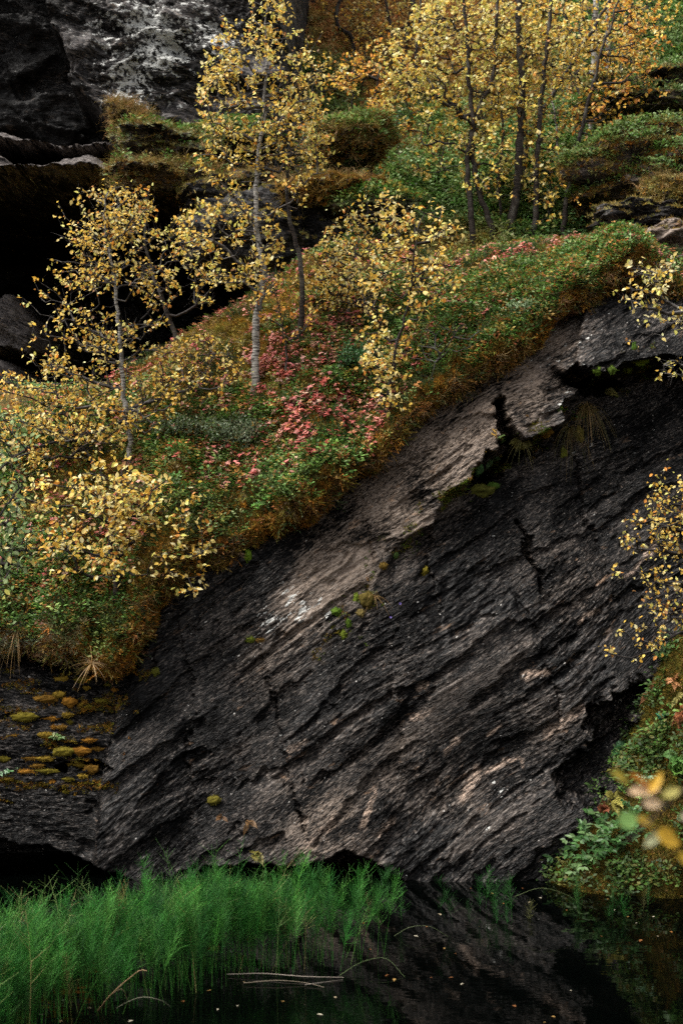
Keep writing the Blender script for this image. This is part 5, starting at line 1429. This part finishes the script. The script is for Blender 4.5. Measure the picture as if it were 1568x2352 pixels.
herb('pale green leafy herb at the far left of the dark rock', 28, 1772, 6, .10, .025, [(.10, .24, .08), (.22, .34, .2)], rock_at, 33)
herb('yellow green rowan like sprig in the vertical slot', 1140, 1010, 4, .11, .03, [(.14, .22, .06), (.5, .3, .06)], rock_at, 34)
herb('bright green sprig on top of the sedge tuft', 1325, 962, 5, .10, .025, [(.11, .28, .08)], rock_at, 35)
herb('rusty leaved sprig above the sedge tuft', 1385, 900, 5, .12, .028, [(.3, .16, .05), (.28, .26, .09)], rock_at, 36)
herb('green leafed shrub in front of the terrace birches', 1320, 545, 14, .40, .040, [(.08, .20, .06), (.14, .28, .10)], upper_at, 37, wid=.8, cat='shrub')
herb('smaller green shrub beside it at the mound end', 1375, 530, 8, .28, .036, [(.10, .22, .08)], upper_at, 38, wid=.8, cat='shrub')
herb('dark green shrub in the shadow behind the brown hummock', 905, 310, 10, .45, .05, [(.04, .13, .05), (.08, .2, .08)], upper_at, 39, wid=.8, cat='shrub')

# grey green dwarf willow on the slope
def dwarf(label, u, v, n, length, cols, seed, leaf=.020, ru=90, rv=45, locate=hill_at):
    r = np.random.default_rng(7000+seed)
    C0 = locate(u, v+rv)
    root = tag(add_obj('dwarf_willow', None, None, C0), label, 'shrub')
    A_, B_, lv_, lc = [], [], [], []
    for k in range(n):
        a = r.uniform(0, 6.283); q = math.sqrt(r.uniform())
        base = locate(u+math.cos(a)*q*ru*.7, v+rv*.8+math.sin(a)*q*rv*.5)
        top = base+np.array([r.normal(0, .07), r.normal(-.03, .06), length*r.uniform(.6, 1.1)])
        A_.append(base); B_.append(top)
        m = 16
        f = r.uniform(.35, 1.05, m)[:, None]
        p_ = base+(top-base)*f+r.normal(0, .025, (m, 3))
        lv_.append(stamp(LEAF4, LEAF4_F, p_, r.normal(0, .6, (m, 3))+np.array([0, 0, .7]), r.normal(0, .5, (m, 3))+np.array([0, -.5, .6]), leaf*r.uniform(.7, 1.3, m)))
        lc.append(np.repeat(np.array([cols[r.integers(len(cols))]])*r.uniform(.7, 1.3, (m, 1)), 4, 0))
    V, Fc = edge_tubes(np.array(A_), np.array(B_), np.full(n, .0028), np.full(n, .001), 3)
    tag(add_obj('branches', new_mesh('branches', V-C0, Fc, [M_twig]), root), kind='stuff')
    V, Fc = join(*lv_)
    tag(add_obj('leaves', new_mesh('leaves', V-C0, Fc, [M_herb], False, {'col': np.concatenate(lc)}), root), kind='stuff')
DG = [(.10, .14, .07), (.14, .18, .10), (.08, .11, .05), (.17, .17, .09)]
dwarf('grey green dwarf willow with dark stems below the pale trunked birch', 545, 985, 170, .17, DG, 1)
dwarf('small grey green dwarf willow behind the sparse left birch', 420, 985, 60, .14, DG, 2, ru=60, rv=30)
dwarf('pale green dwarf juniper like shrub on the green mound', 1205, 712, 60, .07, [(.17, .25, .12), (.22, .30, .16)], 3, ru=40, rv=14)
dwarf('fresh green dwarf shrub right of the red leaves', 820, 810, 150, .13, [(.04, .12, .03), (.06, .16, .05), (.03, .08, .02)], 4, ru=80, rv=40)

# harebells in the cracks
M_bell = cover_material('harebell', .2, False, .5, 0.0)
for i, (u, v, lab) in enumerate([(896, 1416, 'tiny violet harebell on the dark rock right of the crack moss'), (918, 1385, 'even smaller violet harebell above the other')]):
    C0 = rock_at(u, v)
    an = np.arange(5)*6.283/5
    pv = stamp(LEAF4, LEAF4_F, np.repeat(np.array([[0, -.05, 0]]), 5, 0), np.stack([np.cos(an), np.full(5, -.8), np.sin(an)], 1), np.repeat(np.array([[0, -1.0, 0]]), 5, 0), .014)
    root = tag(add_obj('harebell', None, None, C0), lab, 'flower')
    add_obj('petals', new_mesh('petals', *pv, [M_bell], False, {'col': np.repeat(np.array([[.22, .16, .5]]), 20, 0)}), root)
    sv_ = edge_tubes(np.array([[.03, .05, -.06]]), np.array([[0, -.05, 0]]), np.array([.001]), np.array([.001]), 3)
    add_obj('stem', new_mesh('stem', *sv_, [M_herb], False, {'col': np.repeat(np.array([[.08, .1, .04]]), len(sv_[0]), 0)}), root)

# ================================================================== pond: horsetails, reeds and floating leaves
M_horse = cover_material('horsetail', .25, True, .5, .2)
def t_horsetail(k):
    r = np.random.default_rng(800+k)
    h = r.uniform(.40, .60)
    s = np.linspace(0, 1, 8)
    lean = r.normal(0, .06, 2)
    path = np.stack([lean[0]*s**2, lean[1]*s**2, -.08+(h+.08)*s], 1)
    parts = [tube(path, .0019*(1-.75*s), 3)]
    n = r.integers(55, 90)
    f = .52+.48*r.uniform(0, 1, n)
    c = np.stack([np.interp(f, s, path[:, i]) for i in range(3)], 1)
    an = r.uniform(0, 6.283, n)
    L = r.uniform(.05, .16, n)*(1.15-.6*(f-.5)/.5)
    d = unit(np.stack([np.cos(an), np.sin(an), r.uniform(.5, 2.4, n)], 1))
    mid = c+d*L[:, None]*.5+r.normal(0, .006, (n, 3)); end = c+d*L[:, None]+np.array([0, 0, 1.0])*L[:, None]*r.uniform(-.2, .3, (n, 1))
    parts.append(edge_tubes(c, mid, np.full(n, .0008), np.full(n, .0007), 3))
    parts.append(edge_tubes(mid, end, np.full(n, .0007), np.full(n, .0003), 3))
    return join(*parts)
T_horse = [template('horsetail_shoot', *t_horsetail(k), M_horse) for k in range(8)]
def t_stalk(k):
    r = np.random.default_rng(860+k)
    h = r.uniform(.5, .75)
    s = np.linspace(0, 1, 9)
    lean = r.normal(0, .13, 2)
    path = np.stack([lean[0]*s**2.2, lean[1]*s**2.2, -.08+(h+.08)*(s-.12*s**3)], 1)
    parts = [tube(path, .0018*(1-.75*s), 3)]
    n = r.integers(6, 16)
    f = r.uniform(.45, .95, n)
    c = np.stack([np.interp(f, s, path[:, i]) for i in range(3)], 1)
    an = r.uniform(0, 6.283, n)
    d = np.stack([np.cos(an), np.sin(an), r.uniform(.2, 1.4, n)], 1)
    parts.append(edge_tubes(c, c+unit(d)*r.uniform(.04, .13, (n, 1)), np.full(n, .0008), np.full(n, .0003), 3))
    return join(*parts)
T_stalk = [template('horsetail_stalk', *t_stalk(k), M_horse) for k in range(8)]
r = np.random.default_rng(77)
hp = []
bxs = [-900, -200, 0, 150, 300, 450, 650, 850, 920]
bbk = [7.3, 7.4, 7.50, 7.75, 8.0, 8.25, 8.42, 8.45, 8.4]
bfr = [6.2, 6.4, 6.80, 7.2, 7.40, 7.65, 7.95, 8.1, 8.15]
while len(hp) < 1250:
    u = r.uniform(-260, 900); Yk = r.uniform(6.3, 8.8)
    a_, b_ = np.interp(u, bxs, bfr), np.interp(u, bxs, bbk)
    if not (a_ < Yk < b_): continue
    e_ = min(Yk-a_, b_-Yk)
    dens = min(1, .2+e_*2.2)*min(1, max(.10, (900-u)/330))*(1 if noise3(np.array([u/130.]), np.array([Yk*3.]), 2.2)[0] > -.12 else .3)
    if r.uniform() < dens: hp.append(((u-784)/FPX*Yk, Yk, 0))
for _ in range(48):
    u = r.uniform(830, 1500); Yk = r.normal(9.2, .12)
    if r.uniform() < .35+.65*math.exp(-((u-1110)/70)**2): hp.append(((u-784)/FPX*Yk, Yk, -.12))
for _ in range(12):
    u = r.uniform(120, 700); Yk = r.uniform(8.4, 8.8)
    hp.append(((u-784)/FPX*Yk, Yk, 0))
hp = np.array(hp)
hc = palette(len(hp), [(.045, .21, .03), (.032, .16, .025), (.085, .27, .04), (.02, .10, .016), (.24, .24, .08)], [4, 4, 3, 3, .5], .2, 50)
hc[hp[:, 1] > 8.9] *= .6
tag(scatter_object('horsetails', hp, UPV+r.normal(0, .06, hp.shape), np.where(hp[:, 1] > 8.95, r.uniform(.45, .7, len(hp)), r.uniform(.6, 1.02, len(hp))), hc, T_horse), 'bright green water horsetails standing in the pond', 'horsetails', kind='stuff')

k_ = r.choice(1250, 260, replace=False)
tag(scatter_object('bare_horsetails', hp[k_]+r.normal(0, .05, (260, 3))*np.array([1, 1, 0]), UPV+r.normal(0, .16, (260, 3)), r.uniform(.7, 1.15, 260), palette(260, [(.09, .24, .04), (.17, .26, .07), (.30, .26, .10), (.06, .17, .03)], [3, 2, 1, 3], .2, 51), T_stalk), 'thin nearly bare horsetail stalks rising out of the green stand', 'horsetails', kind='stuff')
def stalk(label, pts, w, colr, name='reed_stalk'):
    p = resample([np.array(q) for q in pts], .03)
    V, Fc = tube(p, np.full(len(p), w)*np.linspace(1, .45, len(p)), 5)
    B = p[0]
    return tag(add_obj(name, new_mesh(name, V-B, Fc, [M_straw], True, {'col': np.repeat(np.array([colr]), len(V), 0)}), None, B), label, 'reed')
def WP(u, v, z=.01):
    Y = FPX*(CAMZ-z)/(v-1176.0); return P(u, v, Y)
stalk('long pale dead reed lying flat on the water right of the horsetails', [WP(522, 2238), WP(600, 2236, .02), WP(700, 2243, .02), WP(788, 2245)], .0032, (.34, .29, .24))
stalk('shorter dead reed lying on the water below the long pale one', [WP(560, 2258), WP(640, 2252, .02), WP(705, 2258), WP(745, 2268)], .0024, (.22, .18, .13))
stalk('thin dead reed lying at the right end of the long pale one', [WP(700, 2262), WP(750, 2255, .015), WP(788, 2250)], .002, (.22, .19, .16))
stalk('arched pale grass blade bowing over the black water', [WP(260, 2322, -.02), WP(290, 2303, .05), WP(330, 2290, .09), WP(365, 2296, .07), WP(391, 2312, .0)], .0022, (.28, .27, .19))
stalk('tan dead stalk leaning up right out of the water', [WP(220, 2328, -.02), WP(255, 2285, .12), WP(300, 2245, .24), WP(330, 2228, .30), WP(338, 2230, .30)], .0035, (.34, .22, .12))
stalk('broken tan stalk crossing the leaning one', [WP(222, 2326, -.02), WP(262, 2280, .1), WP(275, 2272, .12), WP(295, 2300, .03)], .003, (.30, .22, .13))
stalk('pale stalk bent sharply at the far left above the horsetails', [WP(-20, 2180, .30), WP(20, 2120, .36), WP(52, 2118, .38), WP(70, 2160, .28)], .003, (.25, .26, .2))
stalk('fine bent stalk over the water right of the horsetails', [WP(905, 2150, 0), WP(940, 2130, .06), WP(985, 2128, .06), WP(1030, 2152, 0)], .0014, (.12, .15, .07))
stalk('fine arching stalk right of the dead reeds', [WP(780, 2240, 0), WP(830, 2210, .05), WP(880, 2200, .07), WP(930, 2245, .0)], .0014, (.11, .16, .06))
stalk('thin arching stalk in front of the leafy bank plants', [WP(1180, 2060, .15), WP(1240, 2040, .2), WP(1300, 2055, .17), WP(1345, 2085, .08)], .0013, (.10, .13, .05))

M_float = cover_material('floating_leaf', .1, False, .35, 0.0, .5)
r = np.random.default_rng(91)
FCOL = [(.24, .17, .08), (.22, .09, .025), (.25, .20, .13), (.22, .13, .04), (.30, .27, .20), (.15, .06, .02)]
FL = []
for ci, c in enumerate(FCOL):
    V, Fc = stamp(LEAF7, LEAF7_F, np.array([[-.5, 0, 0]]), np.array([[1.0, 0, 0]]), np.array([[0, 0, 1.0]]), 1.0, .95)
    FL.append(new_mesh('floating_leaf', V, Fc, [M_float], True, {'col': np.repeat(np.array([c]), 7, 0)}))
spots = [(955, 2150), (980, 2128), (1010, 2100), (1045, 2190), (1020, 2178), (1035, 2245), (1060, 2260), (990, 2245), (905, 2250), (888, 2240), (1130, 2052), (1155, 2075), (1200, 2040), (1240, 2062), (1215, 2072), (1300, 2090), (1395, 2065), (1410, 2090), (1440, 2105), (1460, 2120), (1500, 2105), (1540, 2140), (1510, 2150), (1470, 2160), (1380, 2150), (1180, 2310), (1270, 2335), (1250, 2348), (1310, 2275), (770, 2290), (735, 2330), (650, 2300), (545, 2310), (500, 2318), (560, 2255), (480, 2275), (420, 2300), (300, 2345), (95, 2330), (140, 2345), (205, 2315), (850, 2180), (835, 2120), (1080, 2040), (1340, 2055), (60, 2290), (1005, 2215), (1145, 2120), (870, 2310), (1430, 2210), (1330, 2190)]
for i, (u, v) in enumerate(spots[::1][:44]):
    o = add_obj('floating_leaf', FL[r.integers(len(FL))], None, WP(u, v, .004))
    sz = r.uniform(.014, .036)
    o.scale = (sz, sz*r.uniform(.7, 1.1), sz); o.rotation_euler = (r.normal(0, .05), r.normal(0, .05), r.uniform(0, 6.28))
    tag(o, 'small fallen birch leaf floating on the black water', 'leaf', 'fallen leaves floating on the pond')

# ================================================================== twig with leaves close to the lens
Yn = 2.35
M_near = M_leaf
tw = resample([P(1720, 1700, Yn+.06), P(1600, 1790, Yn+.03), P(1530, 1850, Yn), P(1470, 1905, Yn), P(1440, 1930, Yn-.01)], .01)
C0 = tw[0]
near_twig = tag(add_obj('near_twig', None, None, C0), 'out of focus twig with yellow and pale leaves close to the viewer', 'twig')
V, Fc = tube(tw, np.linspace(.0030, .0015, len(tw)), 6)
add_obj('stem', new_mesh('stem', V-C0, Fc, [M_twig], True), near_twig)
for i, (u0, v0, u1, v1, wd, c) in enumerate([
    (1400, 1770, 1445, 1800, 20, (.50, .40, .06)), (1440, 1775, 1500, 1812, 17, (.55, .22, .03)), (1490, 1822, 1518, 1775, 20, (.66, .40, .05)),
    (1440, 1820, 1510, 1812, 26, (.74, .52, .32)), (1475, 1848, 1518, 1842, 28, (.78, .58, .38)), (1520, 1830, 1560, 1812, 22, (.45, .40, .12)),
    (1425, 1900, 1455, 1868, 42, (.14, .26, .07)), (1460, 1880, 1500, 1892, 22, (.60, .40, .06)), (1478, 1945, 1525, 1905, 22, (.40, .42, .24)),
    (1505, 1915, 1560, 1935, 44, (.60, .36, .03)), (1555, 1965, 1590, 1985, 28, (.64, .42, .04)), (1560, 1880, 1600, 1870, 22, (.5, .45, .3))]):
    a, b = P(u0, v0, Yn-.01), P(u1, v1, Yn+.01)
    L = np.linalg.norm(b-a)
    Vl, Fl = stamp(LEAF7, LEAF7_F, (a-C0)[None], (b-a)[None], np.array([[.15, -.75, .6]]), L*1.12, wd/FPX*Yn*1.75)
    add_obj('leaf', new_mesh('leaf', Vl, Fl, [M_near], True, {'col': np.repeat(np.array([c]), 7, 0)}), near_twig)
